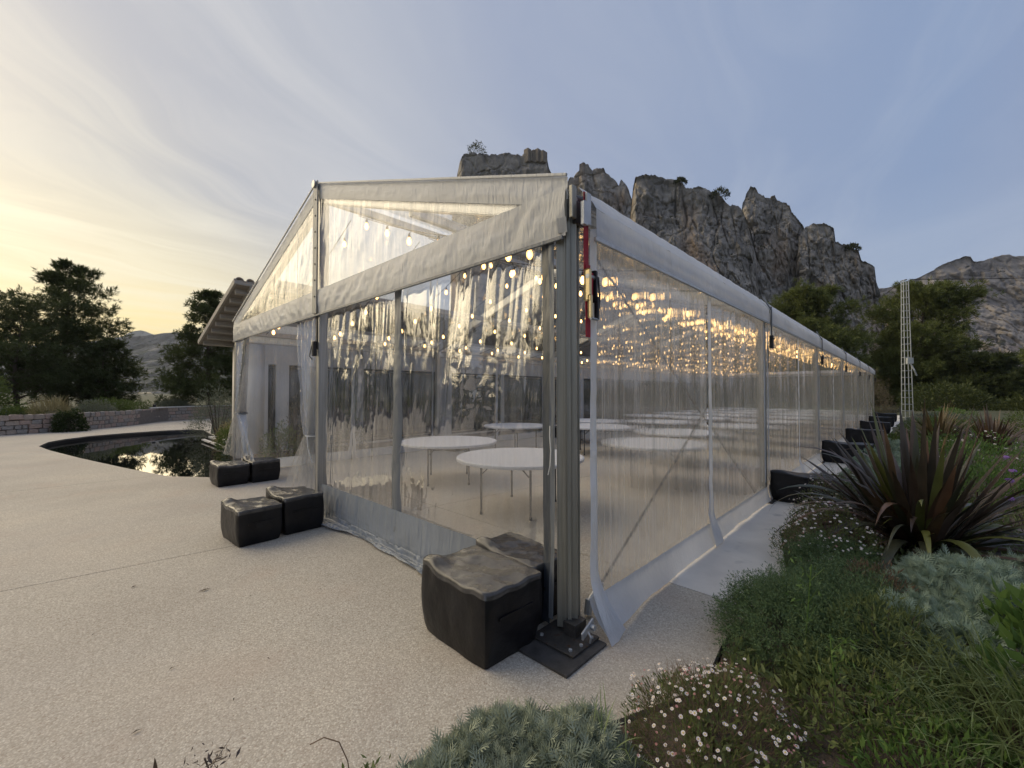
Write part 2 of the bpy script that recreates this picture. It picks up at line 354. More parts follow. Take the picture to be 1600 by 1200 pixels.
# water
def water_mat():
    m = bpy.data.materials.new('dark_pool_water'); m.use_nodes = True; t = m.node_tree; b = t.nodes['Principled BSDF']
    b.inputs['Base Color'].default_value = (.006, .007, .008, 1); b.inputs['Roughness'].default_value = .02; b.inputs['IOR'].default_value = 2.0; b.inputs['Specular IOR Level'].default_value = 1.0
    co = N(t, 'ShaderNodeTexCoord').outputs['Object']
    n = N(t, 'ShaderNodeTexNoise', i_Scale=3.0, i_Detail=2.0); L(t, co, n.inputs['Vector'])
    bp = N(t, 'ShaderNodeBump', i_Strength=.04, i_Distance=.01); L(t, n.outputs[0], bp.inputs['Height']); L(t, bp.outputs[0], b.inputs['Normal']); return m
water_m = water_mat()
blackliner = mat('black_pool_liner', (.012, .012, .013), .4)

# ------------------------------------------------------------------ terrain, paving, pool
POOL = [(-3.02, 17.95), (-2.86, 19.4), (-2.5, 20.29), (-1.83, 21.22), (-.9, 21.8), (.36, 22.2), (1.45, 22.1), (1.75, 21.2), (1.3, 15.5), (.85, 12.5), (.5, 10.0), (.1, 8.6), (-.1, 8.2), (-.46, 8.3), (-1.01, 9.0), (-1.51, 10.87), (-2.15, 13.52), (-2.75, 16.3)]
DECK = [(-9, -.6), (-1.3, -.04), (-.5, -.57), (.1, -.82), (.64, -.76), (2.11, -.85), (3.48, -.53), (8, -.75), (32, -1.2), (40, -1), (40, 14), (1.9, 14), (1.6, 19), (4, 31.2), (2, 31), (-.5, 29), (-2.2, 25.2), (-5, 24.2), (-12, 23.2), (-30, 22), (-30, -.6)]
BLD0, BLD1 = (8.6, 10.8), None

bm = bmesh.new(); edges = []
for loop in (DECK, POOL):
    vs = [bm.verts.new((x, y, 0)) for x, y in loop]
    edges += [bm.edges.new((vs[i], vs[(i+1) % len(vs)])) for i in range(len(vs))]
bmesh.ops.triangle_fill(bm, use_beauty=True, edges=edges)
def poly_in(x, y, P):
    c = False
    for i in range(len(P)):
        x1, y1 = P[i]; x2, y2 = P[i-1]
        if (y1 > y) != (y2 > y) and x < (x2-x1)*(y-y1)/(y2-y1)+x1: c = not c
    return c
for f in [f for f in bm.faces if poly_in(*f.calc_center_median()[:2], POOL) or not poly_in(*f.calc_center_median()[:2], DECK)]: bm.faces.remove(f)
def groove(bm, p, nrm, wd=.011):
    nrm = Vector(nrm).normalized(); p = Vector(p)
    for s in (-1, 1): bmesh.ops.bisect_plane(bm, geom=bm.verts[:]+bm.edges[:]+bm.faces[:], plane_co=p+nrm*wd/2*s, plane_no=nrm)
    kill = [f for f in bm.faces if abs((f.calc_center_median()-p).dot(nrm)) < wd*.49]
    bmesh.ops.delete(bm, geom=kill, context='FACES')
groove(bm, (1.25, 0, 0), (1, -.02, 0)); groove(bm, (-2, 3.73, 0), (.11, 1, 0)); groove(bm, (7.5, 0, 0), (1, 0, 0)); groove(bm, (0, 9.2, 0), (0.02, 1, 0)); groove(bm, (-6, 0, 0), (1, .05, 0)); groove(bm, (14, 0, 0), (1, 0, 0)); groove(bm, (0, 14.5, 0), (.05, 1, 0))
sm = [f for f in bm.faces if f.calc_center_median().x > 1.25]
g = bmesh.ops.bisect_plane(bm, geom=bm.verts[:]+bm.edges[:]+bm.faces[:], plane_co=(0, -.02, 0), plane_no=(0, 1, 0))
for f in bm.faces:
    c = f.calc_center_median(); f.material_index = 1 if c.x > 1.25 and c.y < -.02 else 0
ext = bmesh.ops.extrude_face_region(bm, geom=bm.faces[:])
bmesh.ops.translate(bm, vec=(0, 0, -.05), verts=[v for v in ext['geom'] if isinstance(v, bmesh.types.BMVert)])
bmesh.ops.recalc_face_normals(bm, faces=bm.faces)
me = bpy.data.meshes.new('paving'); bm.to_mesh(me); bm.free(); me.materials.append(pave_m); me.materials.append(smooth_m)
tag(ob('paving', me), kind='structure')
# concrete bed under the joints, with the same hole for the pool
bm = bmesh.new(); edges = []
for loop in (DECK, [(x+(.012 if x > -.5 else -.012), y) for x, y in POOL]):
    vs = [bm.verts.new((x, y, -.056)) for x, y in loop]
    edges += [bm.edges.new((vs[i], vs[(i+1) % len(vs)])) for i in range(len(vs))]
bmesh.ops.triangle_fill(bm, use_beauty=True, edges=edges)
for f in [f for f in bm.faces if poly_in(*f.calc_center_median()[:2], POOL) or not poly_in(*f.calc_center_median()[:2], DECK)]: bm.faces.remove(f)
me = bpy.data.meshes.new('paving_base'); bm.to_mesh(me); bm.free(); me.materials.append(mortar_m)
tag(ob('paving_base', me), kind='structure')
# pool: liner wall and water
n = len(POOL); V = [(x, y, -.004) for x, y in POOL]+[(x, y, -.5) for x, y in POOL]
F = [(i, (i+1) % n, n+(i+1) % n, n+i) for i in range(n)]
tag(ob('pool_liner', mesh_np('pool_liner', V, F), blackliner), kind='structure')
bm = bmesh.new(); bm.faces.new([bm.verts.new((x, y, -.13)) for x, y in POOL]); bmesh.ops.triangulate(bm, faces=bm.faces)
bmesh.ops.recalc_face_normals(bm, faces=bm.faces)
for f in bm.faces:
    if f.normal.z < 0: f.normal_flip()
me = bpy.data.meshes.new('pool_water'); bm.to_mesh(me); bm.free(); tag(ob('pool_water', me, water_m), kind='structure')

# terrain: one big sheet, finer close by; valley scrub colour
def terrain():
    xs = np.concatenate([-np.geomspace(60, 6000, 26)[::-1], np.linspace(-50, 80, 131), np.geomspace(90, 6000, 26)])
    ys = np.concatenate([-np.geomspace(60, 6000, 26)[::-1], np.linspace(-50, 80, 131), np.geomspace(90, 6000, 26)])
    X, Y = np.meshgrid(xs, ys, indexing='ij')
    d = np.hypot(X-10, Y-10)
    Z = -.7+np.clip((d-60)/400, 0, 1)*fbm(np.stack([X/90, Y/90, X*0], -1), 3, 5)*4
    # garden bed rises on the camera side of the tent
    bed = (Y < -.3)
    zb = np.clip((-.45-Y)/1.2, 0, 1)
    Zb = -.08+.14*zb+.25*np.clip((-2-Y)/6, 0, 1)+.06*fbm(np.stack([X*.8, Y*.8, X*0], -1), 3, 9)
    inx = np.clip((X+14)/3, 0, 1)*np.clip((75-X)/20, 0, 1)*np.clip((Y+45)/12, 0, 1)
    Z = np.where(bed, Z*(1-inx)+Zb*inx, Z)
    # raised ground behind the stone wall
    up = np.clip((Y-25.2-np.clip(X+2, 0, 8)*1.6)/1.5, 0, 1)*np.clip((70-Y)/20, 0, 1)*np.clip((X+40)/6, 0, 1)*np.clip((45-X)/20, 0, 1)
    Z = Z*(1-up)+(.55+.15*fbm(np.stack([X*.3, Y*.3, X*0], -1), 3, 4))*up
    # planted strip between tent and house
    pl = (X > 1.2) & (X < 40) & (Y > 8.4) & (Y < 26)
    Z = np.where(pl & ((Y > 14) | True), np.maximum(Z, -.09), Z)
    return np.stack([X, Y, Z], -1), len(xs), len(ys)
V, a, b_ = terrain()
terr_m = mat('scrubby_earth', (.075, .075, .045), .95, 0, noise=(.25, (.05, .065, .03)), bump=(2, .6, .1), spot=(1.1, (.13, .11, .08), .6))
tag(ob('ground', mesh_np('ground', V, gridF(a, b_), True), terr_m), kind='structure')
def soil_patch():
    pts = [(-9, -.62), (-1.3, -.06), (-.5, -.59), (.1, -.84), (.64, -.78), (2.11, -.87), (3.48, -.55), (8, -.77), (32, -1.22)]
    V = []; nv = 26
    for i in range(len(pts)-1):
        k = 24
        for j in range(k):
            t = j/k; x = pts[i][0]*(1-t)+pts[i+1][0]*t; y = pts[i][1]*(1-t)+pts[i+1][1]*t
            for q in range(nv):
                s = (q/(nv-1))**1.6*9; z = -.02+.17*(1-math.exp(-s*1.2))+.02*s
                V.append((x, y-s, z))
    V = np.array(V); V[:, 2] += .035*fbm(V*np.array([2.5, 2.5, 0]), 4, 3)*np.clip((V[:, 2]+.02)*20, 0, 1)
    n = len(V)//nv
    tag(ob('planting_bed', mesh_np('planting_bed', V, gridF(n, nv), True), soil_m), kind='structure')
soil_patch()
SOILZ = lambda x, y: .12

# ------------------------------------------------------------------ crags and mountains
def rock_mat(name, c1, c2, warm, scale, bs, bd, veg=None):
    m = bpy.data.materials.new(name); m.use_nodes = True; t = m.node_tree; b = t.nodes['Principled BSDF']
    co = N(t, 'ShaderNodeTexCoord').outputs['Object']
    n1 = N(t, 'ShaderNodeTexNoise', i_Scale=scale, i_Detail=8.0, i_Roughness=.65); L(t, co, n1.inputs['Vector'])
    mpn = N(t, 'ShaderNodeMapping'); mpn.inputs['Scale'].default_value = (1, 1, .35); L(t, co, mpn.inputs[0])
    n2 = N(t, 'ShaderNodeTexNoise', i_Scale=scale*.35, i_Detail=4.0); L(t, mpn.outputs[0], n2.inputs['Vector'])
    c = mixc(t, ramp(t, n1.outputs[0], [(.40, 0.0), (.60, 1.0)]), c1, c2)
    c = mixc(t, ramp(t, n2.outputs[0], [(.56, 0.0), (.68, .8)]), c, warm)
    vo = N(t, 'ShaderNodeTexVoronoi', i_Scale=scale*1.4, feature='DISTANCE_TO_EDGE'); 
    nd = N(t, 'ShaderNodeMix', data_type='RGBA'); nd.inputs[0].default_value = .25*1.0
    L(t, co, nd.inputs[6]); L(t, n1.outputs['Color'], nd.inputs[7]); L(t, nd.outputs[2], vo.inputs['Vector'])
    if veg:
        g = N(t, 'ShaderNodeNewGeometry'); s = N(t, 'ShaderNodeSeparateXYZ'); L(t, g.outputs['Normal'], s.inputs[0])
        n3 = N(t, 'ShaderNodeTexNoise', i_Scale=scale*veg[2], i_Detail=6.0, i_Roughness=.7); L(t, co, n3.inputs['Vector'])
        f = math_(t, 'ADD', math_(t, 'MULTIPLY', s.outputs[2], veg[3]), n3.outputs[0])
        c = mixc(t, ramp(t, f, [(veg[1], 0.0), (veg[1]+.05, 1.0)]), c, veg[0])
    L(t, c, b.inputs['Base Color']); b.inputs['Roughness'].default_value = .95; b.inputs['Specular IOR Level'].default_value = .1
    hsum = math_(t, 'ADD', math_(t, 'MULTIPLY', n1.outputs[0], 1.0), math_(t, 'MULTIPLY', ramp(t, vo.outputs['Distance'], [(0, 0.0), (.12, 1.0)]), .35))
    bp = N(t, 'ShaderNodeBump', i_Strength=bs, i_Distance=bd); L(t, hsum, bp.inputs['Height']); L(t, bp.outputs[0], b.inputs['Normal'])
    return m
rock_m = rock_mat('grey_limestone', (.215, .20, .178), (.40, .365, .32), (.40, .29, .20), .16, .9, 2.5, ((.03, .034, .018), .93, 3.0, .55))
mount_m = rock_mat('pale_limestone_slope', (.21, .19, .175), (.40, .355, .31), (.36, .27, .21), .045, .9, 8, ((.055, .055, .04), .96, 1.6, .5))
blue_m = rock_mat('far_mountain_rock', (.13, .13, .13), (.24, .23, .215), (.20, .19, .175), .012, 1.0, 45, ((.05, .06, .04), .78, 2.5, .35))
blue2_m = rock_mat('farthest_mountain_rock', (.16, .17, .17), (.22, .22, .22), (.22, .21, .2), .008, .6, 40)
camv = np.array(CAM)
def crag(name, pts, m, foot, back, amp, sc_, nu=260, nv=120, seed=0, base=-2, rough_top=.6, prof=.8, zsc=.8, steps=0):
    pts = np.array(pts, float)
    # resample along the skyline
    d = np.r_[0, np.cumsum(np.hypot(*(pts[1:, :2]-pts[:-1, :2]).T))]; tot = d[-1]
    u = np.linspace(0, tot, nu)
    P = np.stack([np.interp(u, d, pts[:, k]) for k in range(3)], -1)
    P[:, 2] += rough_top*fbm(np.stack([u/(tot/40), u*0, u*0+seed], -1), 4, seed)
    n = camv[:2]-P[:, :2]; n /= np.linalg.norm(n, axis=1, keepdims=True)
    v = np.concatenate([np.linspace(0, 1, int(nv*.86)), 1+np.linspace(0, 1, nv-int(nv*.86))[1:]*1.0])
    nvv = len(v)
    H = P[:, 2]-base
    V = np.zeros((nu, nvv, 3))
    f = np.clip(v, 0, 1); bk = np.clip(v-1, 0, 1)
    off = foot*(1-f)**1.6-back*bk
    V[..., :2] = P[:, None, :2]+n[:, None]*off[None, :, None]
    zz = f**prof
    V[..., 2] = base+H[:, None]*zz[None]-(H*.5)[:, None]*bk[None]**1.5
    q = V*np.array([1, 1, zsc])/sc_
    dsp = fbm(q, 6, seed+11, ridge=True, gain=.58)*1.0+.9*fbm(q*.45, 3, seed+31)+.30*fbm(q*5, 4, seed+51)
    n7 = vnoise(V*np.array([.30, .30, .055])*(10/sc_), seed+91); n8 = vnoise(V*np.array([.6, .6, .6])*(10/sc_), seed+93)
    dsp = dsp-.40*np.exp(-(n7/.12)**2)-.22*np.exp(-(n8/.12)**2)
    if steps:
        k = V[..., 2]/steps+.6*fbm(q*.6, 2, seed+77); dsp = dsp+.35*(np.abs((k % 1)-.5)*2)**2
    taper = np.where(v < 1, np.clip((1-v)*9, 0.12, 1), .6)[None]
    V[..., :2] += n[:, None]*(dsp*amp*taper)[..., None]
    V[..., 2] += .25*amp*fbm(q*1.3, 4, seed+5)*taper
    # the ends fold back so the mass closes round
    e = np.linspace(0, 1, nu); cl = np.clip(np.minimum(e, 1-e)*9, 0, 1); V[..., :2] -= n[:, None]*((1-cl)**2*foot*.8)[:, None, None]
    return tag(ob(name, mesh_np(name, V, gridF(nu, nvv), False), m), kind='structure')
crag('castle_rock', [(99.4,128.3,60),(99.9,127.6,83.9),(100.9,126.5,88.6),(101.6,125.6,93.2),(102.7,124.4,95.2),(105,121.9,96),(107.4,119.5,95.2),(110.5,116.2,94.9),(113.6,112.9,95.4),(117.7,108.6,95.2),(125.2,100.8,94.3),(125.8,100.3,89.2),(127.4,98.7,85.5),(129.4,96.8,79.6),(131,95,60)], rock_m, 22, 20, 2.2, 10, 220, 120, 3)
crag('rock_spur', [(116,89.4,40),(117.5,87.9,69.5),(119.1,85.9,78.2),(121.6,83.2,80.8),(121.5,83.1,83.3),(122.6,82.1,84),(124,80.6,82.8),(124.7,79.9,81.3),(127.2,77.3,81.8),(128.7,75.8,79.7),(130.5,74,77.7),(131.4,73,75.6),(131.9,72.5,77.7),(133,71.4,76.7),(133.6,70.8,74.6),(135.2,69.3,68.4),(138.8,66,50)], rock_m, 26, 20, 2.4, 9, 240, 130, 17)
crag('rock_bulk', [(110,60.4,20),(111.5,58.4,54.7),(112.1,57.5,63.3),(112.4,57,65.2),(113.9,55.5,65.7),(116.3,53,65.7),(118,51.1,66),(119.8,49.3,65.2),(121.6,47.4,64.6),(122.8,46.2,62.9),(124.6,44.4,62.3),(126.9,41.9,62.6),(129,39.7,62),(130.2,38.5,60.3),(131.7,37,58),(134.1,34.5,56.9),(136.1,32.7,51.3),(139.8,29.2,30)], rock_m, 26, 22, 3.0, 10, 300, 170, 41)
crag('rock_towers', [(141,42,20),(145.2,37.3,59),(145.5,36.9,62.7),(146.5,35.7,66.4),(147.1,35,67.3),(148.1,34,67.4),(149.1,33,65.9),(150.4,31.7,64.5),(151.4,30.7,64.1),(152.6,29.3,65),(153.3,28.7,63.6),(154.6,27.4,62.7),(155.9,26,61.8),(156.5,25.4,59),(157.9,24.1,56.7),(159.2,22.8,54.4),(163.3,19,30)], rock_m, 24, 20, 3.0, 8, 280, 160, 57)
crag('rock_end', [(147.4,25.4,10),(149.7,22.7,49),(151.1,21.2,51.7),(152.6,19.6,53),(155,17.1,53),(157.1,14.9,51.7),(157.5,14.6,47.7),(159.3,12.7,46.8),(161.2,10.8,45.5),(162.4,9.6,44.7),(163,9,41.6),(164.2,7.7,41.2),(165.8,6.1,40.3),(166.3,5.8,35.9),(167.1,5,32.4),(167.9,4.4,24.5),(169.2,3.3,15.7),(173,-1,4)], rock_m, 22, 18, 2.8, 8, 280, 160, 71)
crag('rocky_mountain', [(520,80,70),(584.9,30.7,112.8),(605,9.4,117.4),(612.5,1.5,121),(623.7,-10.5,126.5),(636.2,-23.9,136.6),(647.4,-35.9,143.9),(654.9,-43.9,147.9),(659.3,-48.5,147.5),(661.9,-51.1,142),(667.5,-57.1,143),(675,-65,146.6),(682.5,-73,149.7),(688.8,-79.6,149.7),(692.6,-83.6,147.5),(698.9,-90.2,149),(717.7,-110.1,154.9),(742.9,-136.5,151.2),(780.9,-176,140.3),(831.5,-228.7,125.7),(800,-420,70)], mount_m, 230, 120, 11, 38, 420, 200, 5, prof=1.05, rough_top=1.2, steps=14)
crag('blue_mountain', [(-2600,900,90),(-1900,1500,150),(-1100,2000,230),(-600,2250,150),(-192.7,2225.5,122),(-118.6,2147.1,138.9),(-25.6,2049.3,142.4),(30.1,1990.6,149.1),(67.1,1951.3,162.7),(94.7,1921.8,176.2),(131.7,1882.5,189.7),(168.9,1843.3,195.1),(201.3,1809,201.8),(233.8,1774.8,206.6),(275.7,1730.8,203.2),(345.8,1657.9,183),(415.9,1584.9,162.8),(508.7,1487,176.4),(624.1,1364,230.4),(762.8,1216.8,277.7),(856,1119.2,271),(996.3,973.4,217.1),(1136.9,827.8,149.7),(1400,500,100),(1500,100,90),(1500,-400,60)], blue_m, 700, 300, 42, 150, 520, 130, 23, prof=1.1, rough_top=5)
crag('farthest_mountain', [(-1500,3600,150),(-600,3800,210),(-42.8,3513.8,277.6),(116.3,3345.9,300.8),(195.7,3261.9,321.6),(227.2,3228,347.1),(266.8,3186,358.7),(307,3144.3,341.3),(355,3094.3,329.8),(435,3010.8,312.5),(900,2700,200)], blue2_m, 900, 400, 40, 200, 240, 50, 29, prof=1.1, rough_top=8)
# ruined castle stub on the left crag
cm = MB()
for x, y, z, sx, sz in ((119.9,106.3,95.5,1.5,4.2),(120.9,105.3,95.2,1.2,1.6),(121.5,104.7,95.4,1.0,3.2),(122.6,103.6,95.4,1.6,4.0),(123.9,102.1,94.8,2.0,2.6)):
    cm.box((x, y, z-1), (sx*1.35, sx*1.5, sz*.55+3), None, .15)
o = cm.build('ruined_castle', mat('ruin_stone', (.27, .235, .19), .95, 0, noise=(.6, (.18, .155, .13)), bump=(2, .8, .3)))
tag(o, 'ruined castle wall stump on top of the left crag', 'ruin')

# ------------------------------------------------------------------ foliage generators
def rand_dirs(n, up=.0, r=None):
    r = r or rng
    d = r.normal(size=(n, 3)); d /= np.linalg.norm(d, axis=1, keepdims=True); d[:, 2] += up
    return d/np.linalg.norm(d, axis=1, keepdims=True)
def leafT(l, w_, k=0.0):
    V = np.array([(0, 0, 0), (l*.5, w_/2, k), (l, 0, 0), (l*.5, -w_/2, k)]); return V, np.array([(0, 1, 2, 3)])
def needle_tuft(n=14, l=.22, w_=.022, seed=1):
    r = np.random.default_rng(seed); d = rand_dirs(n, 0, r); d[:, 0] = np.abs(d[:, 0])*.8+.35
    V, F = leafT(l, w_); M = frames(d, r.uniform(0, pi, n), r.uniform(.7, 1.1, n)); T = np.stack([r.uniform(0, l*.7, n), r.normal(0, .012, n), r.normal(0, .012, n)], -1)
    return scatter(V, F, M, T)
def pine(name, h, rad, seed, m, bark, base=.15, n_limb=34, tuft=.26, dens=1.0, lean=0, shape='cone', label='', group=None, loc=(0, 0, 0), width=.03, fan=.9):
    r = np.random.default_rng(seed)
    root = empty(name, loc, 0, label, 'tree', group)
    tv = MB(); pts = [Vector((lean*t*h*.2+.12*sin(t*5+seed), .12*cos(t*4+seed), h*t)) for t in np.linspace(0, .97, 9)]
    r0 = .018*h+.03
    for i in range(8): tv.cyl(pts[i], pts[i+1], r0*(1-i/8.3), r0*(1-(i+1)/8.3), 8)
    C = []; D = []
    for k in range(n_limb):
        t = base+(1-base)*(k+r.uniform(0, .8))/n_limb; t = min(t, .985)
        i = min(int(t/.97*8), 7); p = pts[i].lerp(pts[i+1], min(1, t/.97*8-i))
        if shape == 'cone': ln = rad*((1-t)**.75+.10)
        elif shape == 'dome': ln = rad*(max(0, 1-((t-base)/(1-base)-.35)**2*2.1)**.5+.12)
        else: ln = rad*(1-((t-base)/(1-base))**2.2+.1)
        ln *= r.uniform(.6, 1.12); az = k*2.4+r.uniform(-.5, .5); up = r.uniform(.05, .5) if t < .7 else r.uniform(.4, 1.1)
        dv = Vector((cos(az), sin(az), up*fan)).normalized()
        e = p+dv*ln; mid = p+dv*ln*.5+Vector((0, 0, -.04*ln)); tv.cyl(p, mid, r0*.28*(1-t)+.012, r0*.18*(1-t)+.008, 5); tv.cyl(mid, e, r0*.18*(1-t)+.008, .004, 4)
        # side twigs with tufts
        nt_ = int((10+ln*15)*dens)
        for j in range(nt_):
            s = r.uniform(.22, 1.0)**.8; q = np.array(p)+(np.array(e)-np.array(p))*s
            sw = (1-s*.45)*ln*.38
            a = r.normal(size=3)*np.array([1, 1, .68])*sw*.5
            C.append(q+a); D.append(np.array(dv)*.6+a/(sw+.01)*.6+np.array([0, 0, .35])+r.normal(size=3)*.3)
    C = np.array(C); D = np.array(D); keep = C[:, 2] > .3
    C = C[keep]; D = D[keep]; n = len(C)
    TV, TF = needle_tuft(16, tuft, width, seed)
    V, F = scatter(TV, TF, frames(D, r.uniform(0, 6, n), r.uniform(.75, 1.35, n)), C)
    tv.build('trunk', bark, root)
    tag(ob('crown', mesh_np('crown', V, F), m, root), kind='stuff')
    return root
pine_dk = leaf_mat('pine_needles_dark', (.022, .034, .012), (.070, .088, .028), scale=.7)
pine_m = leaf_mat('pine_needles_green', (.035, .055, .014), (.13, .155, .045), scale=.5)
bushy = leaf_mat('bush_leaves', (.030, .055, .014), (.10, .14, .035), scale=1.5)
olive_m = leaf_mat('grey_olive_leaves', (.06, .075, .05), (.16, .18, .13), scale=2.5)
brown_m = leaf_mat('brown_twiggy_leaves', (.05, .045, .03), (.13, .11, .07), scale=2.5)
bark = mat('pine_bark', (.07, .05, .038), .95, 0, noise=(5, (.13, .10, .08), (3, 3, .6)), bump=(12, .8, .03))

def shrub(name, loc, rx, ry, h, n, l, w_, m, label, cat='shrub', group=None, seed=1, stem=True, up=.35, hollow=.55, curl=0, lumps=5, parts=None, tmpl=None, smin=.6, smax=1.25, stem_m=None):
    r = np.random.default_rng(seed); root = empty(name, loc, 0, label, cat, group)
    d = r.normal(size=(n, 3)); d[:, 2] = np.abs(d[:, 2]); d /= np.linalg.norm(d, axis=1, keepdims=True)
    lum = 1+.34*fbm(d*1.6+seed*3.1, 3, seed)+.20*fbm(d*lumps+seed, 2, seed+3)
    rr = (hollow+(1-hollow)*r.uniform(0, 1, n)**.5)*lum
    C = d*rr[:, None]*np.array([rx, ry, h]); C[:, 2] = np.maximum(C[:, 2], .01)
    D = d*.8+np.array([0, 0, up])+r.normal(size=(n, 3))*.5
    TV, TF = tmpl or leafT(l, w_, l*.06)
    V, F = scatter(TV, TF, frames(D, r.uniform(0, 6, n), r.uniform(smin, smax, n)), C)
    if stem:
        st = MB()
        for k in range(9):
            a = r.uniform(0, 6.28); q = Vector((cos(a)*rx*.6*r.uniform(.2, 1), sin(a)*ry*.6*r.uniform(.2, 1), h*.75)); st.cyl((cos(a)*.03, sin(a)*.03, -.05), q, .012 if h < 1 else .03, .004, 5)
        st.build('stem', stem_m or bark, root)
    tag(ob('foliage', mesh_np('foliage', V, F), m, root), kind='stuff')
    return root

# ------------------------------------------------------------------ trees
left_label = 'pine trees at the sunset side of the terrace'
pine('pine_tree', 10.4, 4.7, 3, pine_dk, bark, .10, 50, .26, 2.0, 0, 'cone', 'tall dark open-crowned pine left of the distant blue mountain', left_label, (-2.6, 41, .3), .035)
pine('pine_tree', 4.4, 1.9, 14, pine_dk, bark, .05, 30, .26, 1.5, 0, 'dome', 'low rounded pine at the right foot of the tall left pine', left_label, (-.75, 38.5, .4), .035)
pine('pine_tree', 6.2, 3.4, 9, pine_dk, bark, .06, 34, .26, 1.4, 0, 'dome', 'dark bushy pine under the left side of the tall pine', left_label, (-4.6, 38, .4), .035)
pine('pine_tree', 9.0, 3.6, 5, pine_dk, bark, .1, 38, .26, 1.3, 0, 'cone', 'pine cut by the left edge of the photo', left_label, (-8.6, 44, .3), .035)
pine('pine_tree', 8.3, 3.1, 21, pine_dk, bark, .04, 48, .26, 2.3, 0, 'cone', 'dark pine rising behind the white house roof', left_label, (4.25, 33.5, .2), .035)
# trees going on beyond the left edge of the view (seen mirrored in the clear gable wall)
for k, (x, y, hh, s) in enumerate(((-14, 40, 7, 31), (-20, 37, 8.5, 32), (-26, 30, 7, 33), (-33, 27, 8, 34), (-13, 33, 4.5, 35), (-38, 18, 7, 36))):
    pine('pine_tree', hh, hh*.45, s, pine_dk, bark, .08, 26, .34, 1.0, 0, 'dome', 'pine standing beyond the left edge of the terrace', 'pines beyond the left edge of the view', (x, y, 0), .06)
right_label = 'pine trees below the crags'
def big(name, x, y, h, rad, s, lab, shp='dome', m=pine_m, d=1.0): return pine(name, h, rad, s, m, bark, .06, 50, .40, d*2.2, 0, shp, lab, right_label, (x, y, -.3), .055, .8)
big('pine_tree', 60, 7.2, 13.8, 4.8, 41, 'broad green pine behind the tent ridge, left of the rocky gap')
big('pine_tree', 57, 14.6, 12.5, 4.4, 42, 'darker pine half hidden by the tent roof edge', 'dome', pine_dk)
big('pine_tree', 66, -2.6, 13.4, 5.0, 43, 'tall pine directly behind the lattice mast')
big('pine_tree', 64, -7.0, 4.8, 3.6, 44, 'wide spreading pine right of the lattice mast', 'dome', pine_dk)
big('pine_tree', 72, 1.5, 5.0, 3.6, 45, 'low pine filling the gap left of the mast', 'dome', pine_dk)
big('pine_tree', 44, -9.9, 5.0, 2.3, 46, 'green pine crown cut by the right edge of the photo')
big('pine_tree', 74, -15, 2.2, 3.5, 47, 'low dark pine on the slope at far right', 'dome', pine_dk)
big('pine_tree', 48, 20, 9.5, 4, 48, 'pine behind the house beyond the tent')
shrub('bare_shrub', (40.5, .9, -.1), 1.7, 1.7, 3.2, 5200, .14, .035, brown_m, 'brown twiggy shrub at the far end of the tent', seed=51)
for k, (x, y, rx, hh, mm, lab) in enumerate(((52, -4, 4, 3.0, pine_dk, 'dark thicket below the lattice mast'), (50, -9.5, 4, 2.4, pine_dk, 'dark thicket right of the lattice mast'), (58, -14, 6, 2.0, pine_dk, 'dark scrub on the slope under the right mountain'), (46, -14, 5, 1.9, bushy, 'green scrub at the right edge under the mountain'), (62, -22, 8, 2.2, pine_dk, 'farthest scrub under the right mountain'), (50, 4, 3.6, 2.2, pine_dk, 'dark thicket behind the tent end'))):
    shrub('thicket', (x, y, -.4), rx, rx*.8, hh, 6500, .30, .09, mm, lab, 'thicket', seed=60+k)
# scrub-covered low hill under the crags
hm = leaf_mat('hill_scrub', (.025, .04, .014), (.07, .085, .03), scale=.15)
def hill_scrub():
    r = np.random.default_rng(88); n = 15000
    x = r.uniform(75, 135, n); y = r.uniform(-75, 95, n); z = -1+np.clip((x-75)/60, 0, 1)*13*np.clip((y+40)/60, .1, 1)
    C = np.stack([x, y, z+r.uniform(0, 2.6, n)], -1); TV, TF = leafT(1.5, .7, .1)
    V, F = scatter(TV, TF, frames(rand_dirs(n, .4, r), r.uniform(0, 6, n), r.uniform(.6, 1.4, n)), C)
    tag(ob('hill_scrub', mesh_np('hill_scrub', V, F), hm), kind='stuff')
    nx, ny = 40, 90; X, Y = np.meshgrid(np.linspace(70, 150, nx), np.linspace(-90, 110, ny), indexing='ij')
    Z = -1.2+np.clip((X-75)/60, 0, 1.2)*13*np.clip((Y+40)/60, .1, 1)+.5*fbm(np.stack([X/9, Y/9, X*0], -1), 3, 2)
    tag(ob('hill_slope', mesh_np('hill_slope', np.stack([X, Y, Z], -1), gridF(nx, ny), True), terr_m), kind='structure')
hill_scrub()
# small bushes clinging to the crags
tuft_m = leaf_mat('crag_bush_leaves', (.02, .03, .01), (.055, .065, .025), scale=.5)
for k, (x, y, z, s, lab) in enumerate(((105.8, 120.6, 95, 3.2, 'round dark bush on top of the castle crag'), (121.5, 47.3, 63.5, 1.5, 'thin bush on the skyline above the grey bulk'), (129.6, 38.7, 59.5, 2.2, 'bush in the notch left of the rock tower'), (160.5, 11.2, 44.6, 1.8, 'small bush on the skyline of the right end rock'))):
    shrub('crag_bush', (x, y, z), s*1.1, s*1.1, s*1.3, 500, .7, .28, tuft_m, lab, 'bush', 'bushes growing on the crags', seed=90+k)

